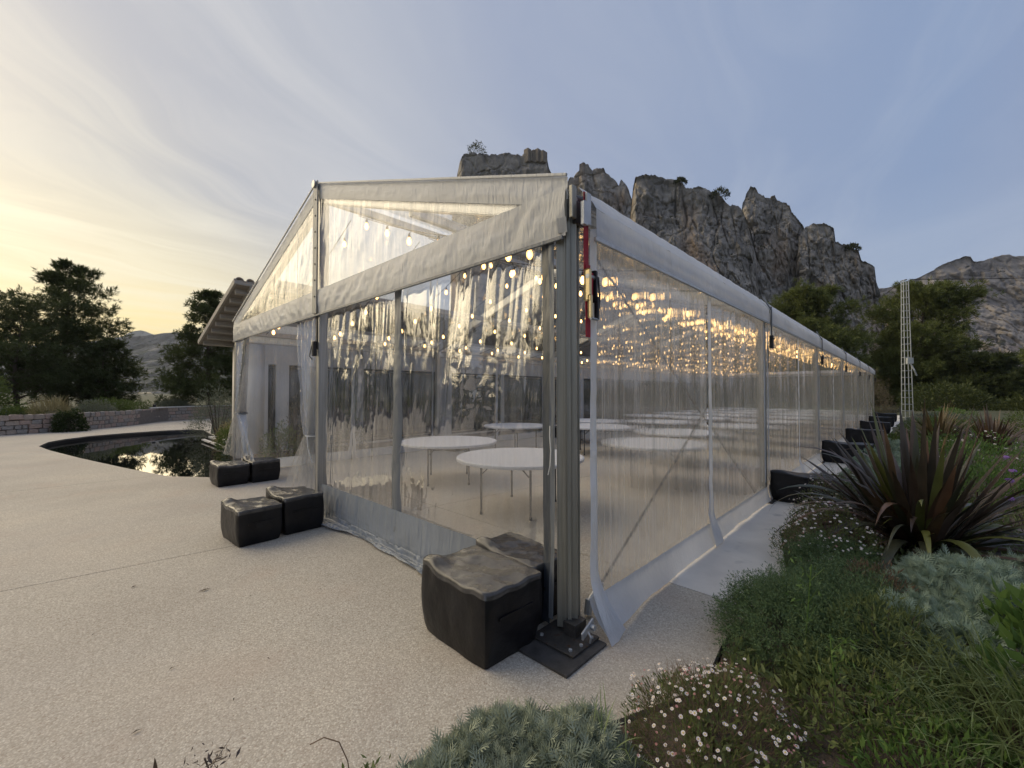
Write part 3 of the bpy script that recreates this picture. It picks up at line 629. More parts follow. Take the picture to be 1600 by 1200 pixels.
# ------------------------------------------------------------------ lattice mast and cable
mast = empty('lattice_mast', (33, -1.45, 0), R(25), 'pale steel lattice mast rising in front of the pines', 'mast')
for sx in (-1, 1):
    for sy in (-1, 1):
        MB().bar((sx*.20, sy*.20, -.3), (sx*.12, sy*.12, 8.6), .038, .038).build('upright', tower_m, mast)
for k in range(21):
    z = .15+k*.41; q = .20-.08*(z+.3)/8.9
    for s, ax in ((-1, 0), (1, 0), (-1, 1), (1, 1)):
        a, b = ((-q, s*q, z), (q, s*q, z)) if ax == 0 else ((s*q, -q, z), (s*q, q, z))
        MB().bar(a, b, .024, .024).build('rung', tower_m, mast)
MB().box((-.35, 0, 3.6), (.22, .3, .36), None, .02).build('junction_box', tower_m, mast)
MB().tube([(-.36, -.05, 3.4), (-.42, -.2, 3.0), (-.3, -.35, 2.7)], .04).build('conduit', tower_m, mast)
MB().bar((-.2, 0, 8.6), (.45, 0, 8.65), .05).build('cross_arm', steel, mast)
cab = MB()
def caten(a, b, sag, n=16): return [Vector(a).lerp(Vector(b), t/n)-Vector((0, 0, sag*4*(t/n)*(1-t/n))) for t in range(n+1)]
cab.tube(caten((33.2, -1.7, 8.65), (60, -46, 12), 1.6), .022, 5); cab.tube(caten((33.2, -1.3, 8.6), (120, 12, 22), 2), .02, 5)
tag(cab.build('power_cable', blackweb), 'thin black overhead cable running from the mast head', 'cable')

# ------------------------------------------------------------------ stone wall, bollard, planting behind
def wall_path(t):
    pts = [(-16, 21.6), (-9, 23.0), (-4.2, 24.1), (-2, 24.95), (-.2, 27.2), (1.3, 30.0), (3.6, 31.4), (9, 33.5)]
    d = [0]
    for a, b in zip(pts[:-1], pts[1:]): d.append(d[-1]+math.dist(a, b))
    t = max(0, min(d[-1]-1e-4, t))
    for i in range(len(pts)-1):
        if t <= d[i+1]:
            s = (t-d[i])/(d[i+1]-d[i]); a, b = pts[i], pts[i+1]
            return Vector((a[0]+(b[0]-a[0])*s, a[1]+(b[1]-a[1])*s, 0)), math.atan2(b[1]-a[1], b[0]-a[0])
    return Vector((*pts[-1], 0)), 0
WH = .78
sw = empty('stone_wall', (-4, 24.3, 0), 0, 'low rubble stone retaining wall behind the terrace', 'wall')
core = MB()
for k in range(26):
    p, _ = wall_path(k); q, _ = wall_path(k+1.02); a = Vector((0, .24, WH/2-.04))
    core.bar(p+a-sw.location*1, q+a-sw.location*1, .34, WH-.08)
core.build('core', mortar_m, sw)
stone_meshes = []
for k in range(9):
    b = MB(); b.box((0, 0, 0), (1, 1, 1), None, .14)
    for v in b.bm.verts: v.co += Vector([rnd.uniform(-.07, .07) for _ in range(3)])
    mm = b.mesh('stone'); mm.materials.append(stone_ms[k % 3]); stone_meshes.append(mm)
cnt = 0; tpos = 8.5
rows = [0, .19, .37, .56]
for ri, z0 in enumerate(rows):
    t = 9.0+rnd.uniform(0, .2)
    hgt = (rows+[WH])[ri+1]-z0
    while t < 25.5:
        wd = rnd.uniform(.16, .42) if t < 18 else rnd.uniform(.28, .55)
        p, a = wall_path(t+wd/2)
        o = ob('stone', rnd.choice(stone_meshes), None, sw); o.location = p+Vector((0, 0, z0+hgt/2+rnd.uniform(-.012, .012)))-sw.location+Vector((sin(a), -cos(a), 0))*(-.06+rnd.uniform(-.015, .015))
        o.rotation_euler = (0, 0, a); o.scale = (wd-.02, .2, hgt-.02); t += wd; cnt += 1
cap = MB()
p, a = wall_path(19.8); q, _ = wall_path(26); 
for k in range(7):
    p, _ = wall_path(19.6+k); q, _ = wall_path(20.6+k); cap.bar(p+Vector((0, .12, WH+.03))-sw.location, q+Vector((0, .12, WH+.03))-sw.location, .42, .05)
cap.build('coping', plaster, sw, loc=(0, 0, 0))
bo = empty('bollard_light', (1.0, 30.0, 0), 0, 'black slim bollard light in front of the stone wall', 'bollard')
MB().cyl((0, 0, 0), (0, 0, .86), .07, n=14).build('post', blacksteel, bo); MB().lathe([(0, 1.0), (.08, .99), (.085, .93), (.07, .90), (.07, .86), (0, .86)], 14).build('head', blacksteel, bo)
ivy = leaf_mat('dark_creeper_leaves', (.012, .025, .008), (.04, .06, .018), scale=4)
shrub('creeper', (-2.35, 24.35, 0), .52, .26, .95, 2200, .09, .06, ivy, 'dark creeper hanging over the stone wall', 'creeper', seed=101, up=-.2)
gr = leaf_mat('dry_grass', (.12, .11, .05), (.26, .23, .12), scale=3)
shrub('grass_clump', (-2.9, 25.6, .5), .6, .5, .75, 900, .42, .015, gr, 'pale dry grass clump on top of the stone wall', 'grass clump', seed=102, up=1.4, stem=False)
names = [(-6.4, 25.6, 1.1, .8, bushy), (-5.0, 26.4, 1.2, .7, olive_m), (-3.9, 26.2, .9, .6, bushy), (-1.6, 27.0, 1.0, .8, olive_m), (-.9, 28.5, 1.2, 1.0, bushy), (-7.8, 25.0, 1.4, 1.3, bushy), (-9.5, 25.5, 1.5, 1.2, bushy), (-.1, 30.2, 1.2, .8, bushy), (2.2, 32.8, 1.0, .8, olive_m)]
labs = ['low green shrub at far left above the stone wall', 'grey green shrub above the stone wall, second from the left', 'green shrub left of the dry grass clump', 'grey green shrub right of the dry grass clump', 'green shrub at the foot of the low pine', 'rounded light green bush near the left photo edge', 'green bush beyond the left photo edge', 'green shrub left of the bollard light', 'grey shrub behind the bollard light']
for k, (x, y, rr, hh, mm) in enumerate(names):
    shrub('shrub', (x, y, .45), rr, rr*.8, hh, 2600, .11, .035, mm, labs[k], seed=110+k, group='shrubs above the stone wall')
shrub('round_bush', (-6.4, 33.5, .4), 2.1, 2.0, 3.0, 6500, .15, .06, leaf_mat('yellow_green_leaves', (.05, .075, .016), (.15, .19, .045), scale=1.2), 'yellow green rounded bush at the left photo edge', 'bush', seed=131)
# olive shrub and mixed planting at the pool end, by the house
shrub('olive_shrub', (1.55, 17.6, -.1), .9, .9, 2.1, 4200, .09, .02, olive_m, 'grey leaved olive shrub beside the house corner', 'shrub', seed=140)
shrub('shrub', (1.15, 13.6, -.1), .45, .7, .7, 1800, .08, .03, bushy, 'green shrub at the right end of the pool', seed=141)
shrub('shrub', (.95, 12.0, -.1), .35, .6, .5, 1500, .07, .02, leaf_mat('blue_green_leaves', (.05, .085, .07), (.12, .17, .14)), 'blue green low shrub near the tied curtain', seed=142)
shrub('shrub', (1.5, 15.4, -.1), .5, .8, .8, 1800, .08, .03, gr, 'yellowish shrub between olive and pool', seed=143)
led = MB(); led.box((1.28, 15.0, .02), (.22, 4.4, .06), Vector((0, 1, 0)).to_track_quat('Y', 'Z'), .01); led.box((1.02, 15.0, -.06), (.10, 4.4, .05))
tag(led.build('stone_ledge', smooth_m), 'pale stone ledge along the right end of the pool', 'ledge')

# ------------------------------------------------------------------ white house behind the tent
house = empty('house', (.95, 10.8, 0), 0, 'white single storey house with tiled roof behind the clear tent', 'house')
def hz(y): return 3.62-.28*(y-10.8)          # roof underside over world y
HX0, HX1, HY0, HY1 = .95, 33.0, 10.8, 12.95
def hb(name, x0, x1, y0, y1, z0, z1, m, parent=None, bev=0):
    return MB().box(((x0+x1)/2-HX0, (y0+y1)/2-HY0, (z0+z1)/2), (x1-x0, y1-y0, z1-z0), None, bev).build(name, m, parent or house)
# side wall with sloping top
V = []
for x in (0, .25):
    V += [(x, .0, -.05), (x, HY1-HY0, -.05), (x, HY1-HY0, hz(HY1)), (x, .0, hz(HY0))]
hole = [(0, 1, 2, 3), (4, 7, 6, 5), (0, 4, 5, 1), (1, 5, 6, 2), (2, 6, 7, 3), (3, 7, 4, 0)]
ob('side_wall', mesh_np('side_wall', V, hole), plaster, house)
hb('back_wall', HX0+.25, HX1, HY1-.25, HY1, -.05, hz(HY1), plaster)
cols = [(.95+.25, 1.28), (1.48, 1.80), (3.64, 3.98), (6.78, 7.48), (10.09, 10.28), (12.9, 13.25), (15.8, 16.2), (18.8, 19.2), (21.8, 22.2), (24.8, 25.2), (27.8, 28.2), (30.6, 33.0)]
for a, b in cols: hb('wall_pier', a, b, HY0, HY0+.22, -.05, 2.42, plaster)
hb('lintel_wall', HX0+.25, HX1, HY0, HY0+.22, 2.42, 3.6, plaster)
hb('plinth', HX0+.25, HX1, HY0-.03, HY0+.25, -.05, .12, smooth_m)
for (a, b), (c, d) in zip(cols[:-1], cols[1:]):
    wn = empty('window', ((b+c)/2-HX0, .1, 0), parent=house); hw = (c-b)/2
    fr = MB()
    fr.box((0, 0, 2.385), (hw*2, .07, .06)); fr.box((0, 0, .15), (hw*2, .07, .06))
    nm_ = max(1, round(hw*2/1.05))
    for k in range(nm_+1):
        x = -hw+.03+(hw*2-.06)*k/nm_; fr.box((x, 0, 1.27), (.055, .06, 2.17))
    fr.build('frame', framepaint, wn)
    for k in range(nm_):
        x0 = -hw+.03+(hw*2-.06)*k/nm_; x1 = -hw+.03+(hw*2-.06)*(k+1)/nm_
        MB().box(((x0+x1)/2, .012, 1.27), (x1-x0-.05, .012, 2.12)).build('pane', darkglass, wn)
sw_ = empty('side_window', (-.01, 1.15, 1.65), parent=house)
MB().box((0, 0, 0), (.05, .5, 1.3)).build('frame', framepaint, sw_); MB().box((-.03, 0, 0), (.012, .4, 1.2)).build('pane', darkglass, sw_)
# roof: soffit boards, beams showing at the verge, tiles
YN, YF, XV, XE = 9.4, 13.2, .15, 34
rs = Vector((0, YF-YN, hz(YF)-hz(YN))); rot = rs.to_track_quat('Y', 'Z'); slen = rs.length
mid = Vector(((XV+XE)/2, (YN+YF)/2, (hz(YN)+hz(YF))/2))-Vector((HX0, HY0, 0))
MB().box(mid+Vector((0, .01, .14)), (XE-XV, slen, .04), rot).build('soffit', board_m, house)
for k in range(8):
    y = YN+.25+k*.47; MB().box((-.36+(XV+.03-.55+.0)/2+.6, y-HY0, hz(y)+.06), (1.55, .09, .12), rot, .004).build('verge_beam', timber, house)
for k in range(24):
    x = .5+k*.62; MB().box((x-HX0, YN-HY0+.33, hz(YN+.33)+.075), (.07, .72, .08), rot, .003).build('rafter_tail', timber, house)
MB().box((XV-HX0+.02, (YN+YF)/2-HY0, (hz(YN)+hz(YF))/2+.17), (.05, slen+.05, .12), rot).build('bargeboard', timber, house)
MB().box((mid.x, YN-HY0, hz(YN)+.16), (XE-XV, .04, .10)).build('fascia', timber, house)
MB().box((mid.x, YF-HY0, hz(YF)+.16), (XE-XV, .04, .10)).build('fascia', timber, house)
def tile_col(y0, ln, r=.085):
    seg = 8; V = []; nT = max(1, int(ln/.42)); F = []
    for j in range(nT):
        a0 = y0+ln*j/nT; a1 = y0+ln*(j+1)/nT+.03; b = len(V)
        for (yy, rr) in ((a0, r*1.05), (a1, r*.92)):
            for rr2 in (rr, rr-.014):
                for k in range(seg+1): V.append((rr2*cos(pi*k/seg), yy, rr2*sin(pi*k/seg)+.012*(yy == a0)))
        m_ = seg+1
        for k in range(seg):
            F += [(b+k, b+k+1, b+2*m_+k+1, b+2*m_+k), (b+m_+k, b+3*m_+k, b+3*m_+k+1, b+m_+k+1), (b+k, b+m_+k, b+m_+k+1, b+k+1)]
    return V, F
V, F = tile_col(-slen/2-.05, slen+.1)
tm = mesh_np('roof_tile', V, F, True); tm.materials.append(tile_m)
rq = rot.to_euler()
for k in range(70):
    o = ob('roof_tile', tm, None, house); o.location = mid+Vector((XV-HX0+.1+k*.215-mid.x, 0, .17)); o.rotation_euler = rq
Vn = np.array(V); allV = []; allF = []
for k in range(70, 157):
    allV.append(Vn+np.array([k*.215, 0, 0])); allF.append(np.array(F)+len(Vn)*(k-70))
o = ob('roof_tiles', mesh_np('roof_tiles', np.concatenate(allV), np.concatenate(allF), True), tile_m, house)
o.location = mid+Vector((XV-HX0+.1-mid.x, 0, .17)); o.rotation_euler = rq; o['kind'] = 'stuff'
# planted strip between the tent and the house
hb_ = MB().box((8, 9.7, .02), (14.2, 1.9, .12), None, .02).build('planting_strip', soil_m); tag(hb_, kind='structure')
for k, (x, y, rx, hh, mm, lab) in enumerate(((1.2, 9.5, .45, .8, bushy, 'green shrub behind the tent wall, nearest the house corner'), (2.0, 9.4, .5, .9, gr, 'yellow green shrub behind the clear tent wall'), (1.7, 9.9, .35, 1.7, brown_m, 'tall thin reddish shrub in front of the first white pier'), (3.0, 9.5, .5, .95, bushy, 'bright green shrub behind the gable centre post'))):
    shrub('shrub', (x, y, .05), rx, rx, hh, 1500 if hh < 1.5 else 700, .07, .02, mm, lab, seed=150+k)

# ------------------------------------------------------------------ the clear marquee tent
TW, TM, TL, EZ, TZ, RZ = 8.32, 4.16, 30.0, 2.73, 3.07, 4.49
tent = empty('marquee_tent', (0, 0, 0), 0, 'long clear vinyl marquee tent with white edge bands and aluminium frame', 'tent')
def extr(name, a, b, wd, ht, m, parent=tent, bev=.006):
    """aluminium extrusion: box with a groove down each wide side"""
    mb = MB(); a = Vector(a); b = Vector(b)
    mb.bar(a, b, wd, ht, bev)
    d = (b-a).normalized(); q = d.to_track_quat('X', 'Z'); zl = q @ Vector((0, 0, 1)); yl = q @ Vector((0, 1, 0))
    for s in (-1, 1):
        for o_ in (-.33, .33):
            mb.bar(a+yl*wd*.5*s+zl*ht*o_, b+yl*wd*.5*s+zl*ht*o_, .008, ht*.14)
            mb.bar(a+zl*ht*.5*s+yl*wd*o_, b+zl*ht*.5*s+yl*wd*o_, wd*.14, .008)
    return mb.build(name, m, parent)
def roofz(y, top=RZ-.12, ev=TZ-.14): return ev+(top-ev)*(1-abs(y-TM)/TM)
for k in range(7):
    X = k*5.0
    for y in (0, TW):
        if k == 0 and y == 0:
            pb = MB(); tilt = Vector((-.02, -.012, 2.93)).to_track_quat('Z', 'Y'); c0 = Vector((.02, .05, 1.515))
            def pbx(dx, dy, sx, sy, bev=0): pb.box(c0+Vector((dx, dy, 0)), (sx, sy, 2.93), tilt, bev)
            pbx(0, 0, .14, .10, .002)
            for dy in (-.034, .034): pbx(-.0705, dy, .003, .022)
            for dx in (-.052, .052): pbx(dx, -.0505, .026, .003)
            pb.build('post', alu_worn, tent)
        else: extr('post', (X, y, .02), (X, y, 2.95), .11, .12, alu)
    for s in (0, TW): extr('rafter', (X, s, 2.92), (X, TM, RZ-.14), .09, .17, alu)
    for y in (0, TW):
        if not (k == 0 and y == 0):
            MB().box((X, y, .012), (.34, .34, .016), None, .003).build('base_plate', steel, tent)
extr('post', (0, TM, .0), (0, TM, RZ-.2), .10, .12, alu); extr('post', (TL, TM, .0), (TL, TM, RZ-.2), .10, .12, alu)
for y, z in ((0, 2.9), (TW, 2.9), (2.08, 3.55), (6.24, 3.55), (TM, RZ-.16)):
    for k in range(6): extr('purlin', (k*5+.05, y, z), (k*5+4.95, y, z), .06, .1, alu)
extr('gable_beam', (-.0, .06, 2.83), (-.0, TW-.06, 2.83), .06, .11, alu)
extr('gable_beam', (TL, .06, 2.83), (TL, TW-.06, 2.83), .06, .11, alu)

def folds(y, z, s, f=4.0, amp=.03, fine=.008):
    y = np.asarray(y); z = np.asarray(z); o = y*0
    a = fbm(np.stack([y*f, z*.35, o], -1), 3, s, ridge=True)
    b = fbm(np.stack([y*f*3, z*1.4, o+3], -1), 3, s+9)
    return amp*a+fine*b
# roof panels
for k in range(6):
    for s, (y0, y1) in enumerate(((.06, TM-.05), (TW-.06, TM+.05))):
        def dr(u, v, V, k=k, s=s):
            sag = -.05*4*u*(1-u)+.012*fbm(V*np.array([1.1, 2.2, 0]), 3, k*3+s); return np.stack([u*0, u*0, sag], -1)
        sheet('roof_panel', [(k*5+.05, y0, 3.08), (k*5+4.95, y0, 3.08), (k*5+4.95, y1, RZ-.02), (k*5+.05, y1, RZ-.02)], 40, 40, roofvin, tent, dr)
    # white ridge strip over the ridge
# side eave bands, near and far
for side, yy, sg in ((0, 0, -1), (1, TW, 1)):
    for k in range(6):
        for part, (ya, za, yb, zb) in enumerate(((-.02, 3.125, .125, 2.925), (.127, 2.925, .135, EZ-.02))):
            def de(u, v, V, k=k, part=part, sg=sg):
                wv = .014*fbm(np.stack([V[..., 0]*7, V[..., 2]*1.5, V[..., 0]*0], -1), 3, 5+part, ridge=True)+.006*fbm(V*22, 2, 8)
                droop = -.02*4*u*(1-u)*(part == 1)*v
                return np.stack([u*0, sg*wv*(.35+.65*np.sin(pi*np.clip(v, 0, 1))), droop+wv*.3], -1)
            x0 = k*5+(.02 if k else .12); x1 = k*5+4.985
            sheet('eave_valance', [(x0, yy+sg*ya, za), (x1, yy+sg*ya, za), (x1, yy+sg*yb, zb), (x0, yy+sg*yb, zb)], 130 if k < 2 else 70, 12, whitecloth if True else valance_m, tent, de)
        e = MB().bar((k*5+(.1 if k == 0 else .03), yy+sg*.13, EZ-.02), (k*5+4.97, yy+sg*.13, EZ-.02), .022, .03, .004).build('valance_hem_bar', alu, tent)
for k in range(1, 7):
    for yy, sg in ((0, -1), (TW, 1)):
        o = MB().bar((k*5, yy+sg*.04, 3.13), (k*5, yy+sg*.15, 2.92), .05, .02).bar((k*5, yy+sg*.153, 2.93), (k*5, yy+sg*.15, EZ-.08), .045, .012).build('joint_cover', greyweb, tent)
# near side wall: two clear panels per bay, white zip strip between, white skirt
def side_wall(yy, sg, near=True):
    for k in range(6):
        for h in range(2):
            x0 = k*5+(.07 if h == 0 else 2.52); x1 = k*5+(2.46 if h == 0 else 4.93)
            if near and k == 0 and h == 0: x0 = .20
            def ds(u, v, V, k=k, h=h):
                d = folds(V[..., 0], V[..., 2], 40+k*2+h+(0 if near else 50), 3.2, .012+.010*(v > .0), .005)
                return np.stack([u*0, sg*d*np.sin(pi*np.clip(u, .02, .98))**.3, u*0], -1)
            sheet('wall_panel', [(x0, yy+sg*.05, .21), (x1, yy+sg*.05, .21), (x1, yy+sg*.05, EZ+.06), (x0, yy+sg*.05, EZ+.06)], 90 if near and k < 2 else 44, 60, sidevin if near else upvin, tent, ds)
        def dk(u, v, V, k=k):
            out = .02+.05*(1-v)**2+.03*(1-v)*fbm(np.stack([V[..., 0]*1.3, V[..., 2]*2, V[..., 0]*0], -1), 3, 60+k)
            if near and k == 0: out = out+.10*np.exp(-((V[..., 0]-.1)/.75)**2)*(1-v)**1.3
            up = (1-v)*.03*np.maximum(0, fbm(np.stack([V[..., 0]*.9, V[..., 0]*0, V[..., 0]*0], -1), 2, 70+k))
            fine = .004*fbm(np.stack([V[..., 0]*16, V[..., 2]*7, V[..., 0]*0], -1), 2, 5)
            return np.stack([u*0, sg*(out+fine), up], -1)
        xs = .10 if (near and k == 0) else k*5+.03
        sheet('skirt', [(xs, yy+sg*.05, .012), (k*5+4.97, yy+sg*.05, .012), (k*5+4.97, yy+sg*.055, .23), (xs, yy+sg*.055, .23)], 110 if near and k < 2 else 40, 14, whitecloth, tent, dk)
        def dz(u, v, V, k=k):
            wv = .012*fbm(np.stack([V[..., 0]*0+k, V[..., 2]*5, u*2], -1), 3, 81)
            wide = (u-.5)*.05*np.clip(1-v*5, 0, 1)*3
            out = .09*np.clip(1-v*9, 0, 1)
            return np.stack([wv+wide, sg*(.01+out+.006*fbm(V*14, 2, 4)), u*0], -1)
        sheet('zip_strip', [(k*5+2.44, yy+sg*.07, .02), (k*5+2.54, yy+sg*.07, .02), (k*5+2.54, yy+sg*.07, EZ+.05), (k*5+2.44, yy+sg*.07, EZ+.05)], 9, 90, whitecloth, tent, dz)
        for xx in ((k*5+.10, k*5+4.88) if not (near and k == 0) else (4.88,)):
            sheet('edge_strip', [(xx-.03, yy+sg*.07, .3), (xx+.03, yy+sg*.07, .3), (xx+.03, yy+sg*.07, EZ+.05), (xx-.03, yy+sg*.07, EZ+.05)], 4, 40, whitecloth, tent, lambda u, v, V: np.stack([u*0, .004*fbm(V*9, 2, 4), u*0], -1))
side_wall(0, -1); side_wall(TW, 1, False)
# corner strip of white cloth hanging loose beside the corner post, with its tail on the ground
def dcs(u, v, V):
    tail = np.clip(1-v*7, 0, 1)**1.5; wv = .018*fbm(np.stack([u*1.5, V[..., 2]*2.2, u*0], -1), 3, 91)+.006*fbm(V*12, 2, 3)
    return np.stack([wv+.10*tail*(u-.2), -.02-.17*tail-.03*np.sin(u*pi*1.5)*(.4+.6*v)+wv, -.0*u], -1)
sheet('corner_strip', [(.085, -.07, .012), (.22, -.06, .012), (.21, -.06, EZ+.06), (.10, -.07, EZ+.06)], 14, 110, whitecloth, tent, dcs)
# cross cables of the first bay
for a, b in (((.34, .06, 2.72), (4.8, .06, .14)), ((.30, .06, .10), (4.85, .06, 2.62))):
    cb = MB().cyl(a, b, .009, n=6).build('brace_cable', steel, tent)
MB().cyl((.3, .06, .10), (.46, .06, .19), .022, n=8).cyl((.28, .06, .02), (.3, .06, .12), .03, n=8).build('cable_tensioner', zinc, tent)

# ---- front gable
GX = -.085
def front_disp(s, f=4.0, a0=.012, a1=.05):
    def d(u, v, V):
        y, z = V[..., 1], V[..., 2]
        am = a0+(a1-a0)*np.clip((z-1.1)/1.6, 0, 1)
        x = am*fbm(np.stack([y*f+.35*z, z*.30, y*0], -1), 3, s, ridge=True)+.007*fbm(np.stack([y*3, z*1.6, y*0], -1), 4, s+5)
        cr = np.exp(-((y-1.0)**2+(z-1.75)**2)/.16)+np.exp(-((y-3.1)**2+(z-1.9)**2)/.2)+.6*np.exp(-((y-2.0)**2+(z-.8)**2)/.2)
        x = x+.012*cr*fbm(np.stack([y*5+z*1.5, z*3.2-y, y*0], -1), 3, s+21, ridge=True)
        # the foot of the sheet is lifted over the lid of the inner weight bag
        lift = .13*(1/(1+np.exp((y-.98)*22)))*(1-v)
        return np.stack([x, y*0, lift], -1)
    return d
fd = front_disp(7)
sheet('front_panel', [(0, .16, .40), (0, 2.16, .40), (0, 2.16, 2.84), (0, .16, 2.84)], 230, 220, gablevin, tent, fd)
sheet('front_panel', [(0, 2.28, .40), (0, 4.08, .40), (0, 4.08, 2.84), (0, 2.28, 2.84)], 210, 200, gablevin, tent, fd)
# overlap strip with zip between them
def dst(u, v, V): return fd(u, v, V)+np.stack([-.012-.02*np.sin(u*pi)+.012*fbm(np.stack([u*2, V[..., 2]*5, u*0], -1), 3, 31), .03*fbm(np.stack([V[..., 2]*1.2, u*0, u*0], -1), 2, 3), u*0], -1)
sheet('overlap_strip', [(0, 2.14, .05), (0, 2.31, .05), (0, 2.31, 2.80), (0, 2.14, 2.80)], 12, 150, greyweb, tent, dst)
# dark strips beside the corner post, with the white rope
def dsp(u, v, V): return np.stack([-.02+.012*fbm(np.stack([u*1.5, V[..., 2]*3, u*0], -1), 3, 33)-.03*np.clip(1-v*6, 0, 1), u*0, u*0], -1)
sheet('edge_strip', [(-.03, .105, .10), (-.03, .145, .10), (-.055, .14, 2.80), (-.055, .095, 2.80)], 6, 100, greyweb, tent, dsp)
darkweb = fabric('dark_blue_grey_edging', (.055, .065, .08), .02, .35)
sheet('edge_strip', [(-.02, .145, .05), (-.02, .235, .05), (-.045, .225, 2.80), (-.045, .14, 2.80)], 8, 100, darkweb, tent, lambda u, v, V: dsp(u, v, V)+np.stack([.02*u, u*0, u*0], -1))
MB().tube([(-.075, .13, 1.42), (-.08, .128, 1.35), (-.082, .118, 1.25), (-.08, .125, 1.15), (-.078, .145, 1.08)], .004, 5).build('rope', rope, tent)
# grey skirt with crumpled silver tail
def dskirt(u, v, V):
    y = V[..., 1]; s = 1-v     # s 0 top .. 1 bottom edge lying on the ground
    z = np.where(s < .72, .43*(1-s/.72), 0)
    push = 0
    out = np.where(s > .72, (s-.72)/.28, 0)
    crm = fbm(np.stack([y*3.5, s*5, y*0], -1), 4, 44, ridge=True)
    x = -.02-.03*s-out*(.13+.09*fbm(np.stack([y*1.7, y*0, y*0], -1), 2, 47))-.03*crm*np.clip((s-.35)*2, 0, 1)+.010*fbm(np.stack([y*6, z*4, y*0], -1), 3, 3)
    zz = z+np.where(s > .6, .02+.035*np.clip((s-.6)*4, 0, 1)*np.maximum(0, crm), 0)
    return np.stack([x+push*(1-out*.2), y*0, zz-V[..., 2]], -1)
sheet('gable_skirt', [(0, .93, 0), (0, 4.08, 0), (0, 4.08, 1), (0, .93, 1)], 240, 60, greycloth, tent, dskirt)
# upper gable: clear panels, bands along roof edge and above the beam
def dup(u, v, V):
    y, z = V[..., 1], V[..., 2]
    x = .016*fbm(np.stack([y*3.4+z*1.2, z*1.1, y*0], -1), 4, 51, ridge=True)+.006*fbm(V*9, 3, 2)
    return np.stack([-x*np.sin(pi*np.clip(v, .05, .95)), y*0, z*0], -1)
RE = 3.12
def rz(y): return RE+(RZ+.02-RE)*(1-abs(y-TM)/TM)
for s in (1, -1):
    Y = lambda q: TM-s*(TM-q)            # q measured from the near eave side
    # clear triangle
    sheet('gable_panel', [(GX+.012, Y(.34), 3.02), (GX+.012, Y(TM-.07), 3.00), (GX+.012, Y(TM-.07), rz(TM)-.20), (GX+.012, Y(.34), 3.045)], 120, 90, upvin, tent, dup)
    nb = 150
    def band(name, lo, hi, q0, q1, seed, pr=.022, off=GX):
        def db(u, v, V, lo=lo, hi=hi):
            q = q0+(q1-q0)*u; z = lo(q)+(hi(q)-lo(q))*v
            wr = fbm(np.stack([q*5.5+v*1.2, v*1.3+z*.4, q*0], -1), 3, seed, ridge=True)
            x = -.004-pr*(wr*.6+.3)*np.sin(pi*np.clip(v, .04, .96))**.6
            yy = np.array(Y(q))
            return np.stack([off+x, yy, z], -1)-V*1.0
        sheet(name, [(0, 0, 0), (0, 1, 0), (0, 1, 1), (0, 0, 1)], nb, 22, valance_m, tent, db)
    band('gable_valance', lambda q: EZ-.02-.012*np.sin(pi*q/TM)+q*0, lambda q: 3.04+q*0, -.02, TM-.05, 61+s)
    band('verge_band', lambda q: np.maximum(2.96, rz(q)-.20), lambda q: np.maximum(rz(q), 2.97), -.03, TM-.0, 63+s, .012, GX+.012)
    MB().bar((GX-.02, Y(-.04), rz(-.04)+.004), (GX-.02, TM, rz(TM)+.004), .02, .02, .004).build('verge_trim', valance_m, tent)
    MB().bar((GX-.012, Y(.0), EZ-.03), (GX-.012, TM, EZ-.03), .02, .028, .004).build('valance_hem_bar', greyweb, tent)
    sheet('flap_seam', [(GX-.03, Y(TM-.62), 2.74), (GX-.03, Y(TM-.60), 2.74), (GX-.03, Y(TM-.60), rz(TM-.6)-.02), (GX-.03, Y(TM-.62), rz(TM-.6)-.02)], 3, 30, valance_m, tent) if s == -1 else None
MB().bar((GX-.03, TM-.02, 2.72), (GX-.03, TM-.02, RZ+.03), .14, .012, .004).build('ridge_post_cover', greyweb, tent)
MB().cyl((GX-.06, TM, RZ+.0), (.15, TM, RZ+.0), .05, n=12).build('ridge_tube', alu, tent)
for k in range(7): MB().cyl((GX-.045, TM-.03, 2.95+k*.22), (GX-.035, TM-.03, 2.95+k*.22), .012, n=8).build('rivet', steel, tent)
# corner hardware under the open roof corner
hw = empty('corner_bracket', (0, 0, 2.86), parent=tent)
MB().box((-.07, .03, .07), (.03, .10, .20), None, .006).box((-.05, -.05, .08), (.05, .03, .22), None, .005).build('clamp_plate', alu_worn, hw)
MB().box((.06, -.10, .05), (.05, .02, .22), None, .004).box((.0, -.11, .0), (.05, .03, .16), None, .004).build('clamp_plate', zinc, hw)
MB().cyl((-.02, .06, .14), (.14, -.02, .14), .045, n=14).box((.04, -.0, .03), (.10, .10, .16), None, .01).build('keder_tube', steel, hw)
MB().box((-.105, .0, -.08), (.01, .07, .10), Vector((1, .3, .3)).to_track_quat('X', 'Z'), .003).build('folded_cloth_corner', valance_m, hw)
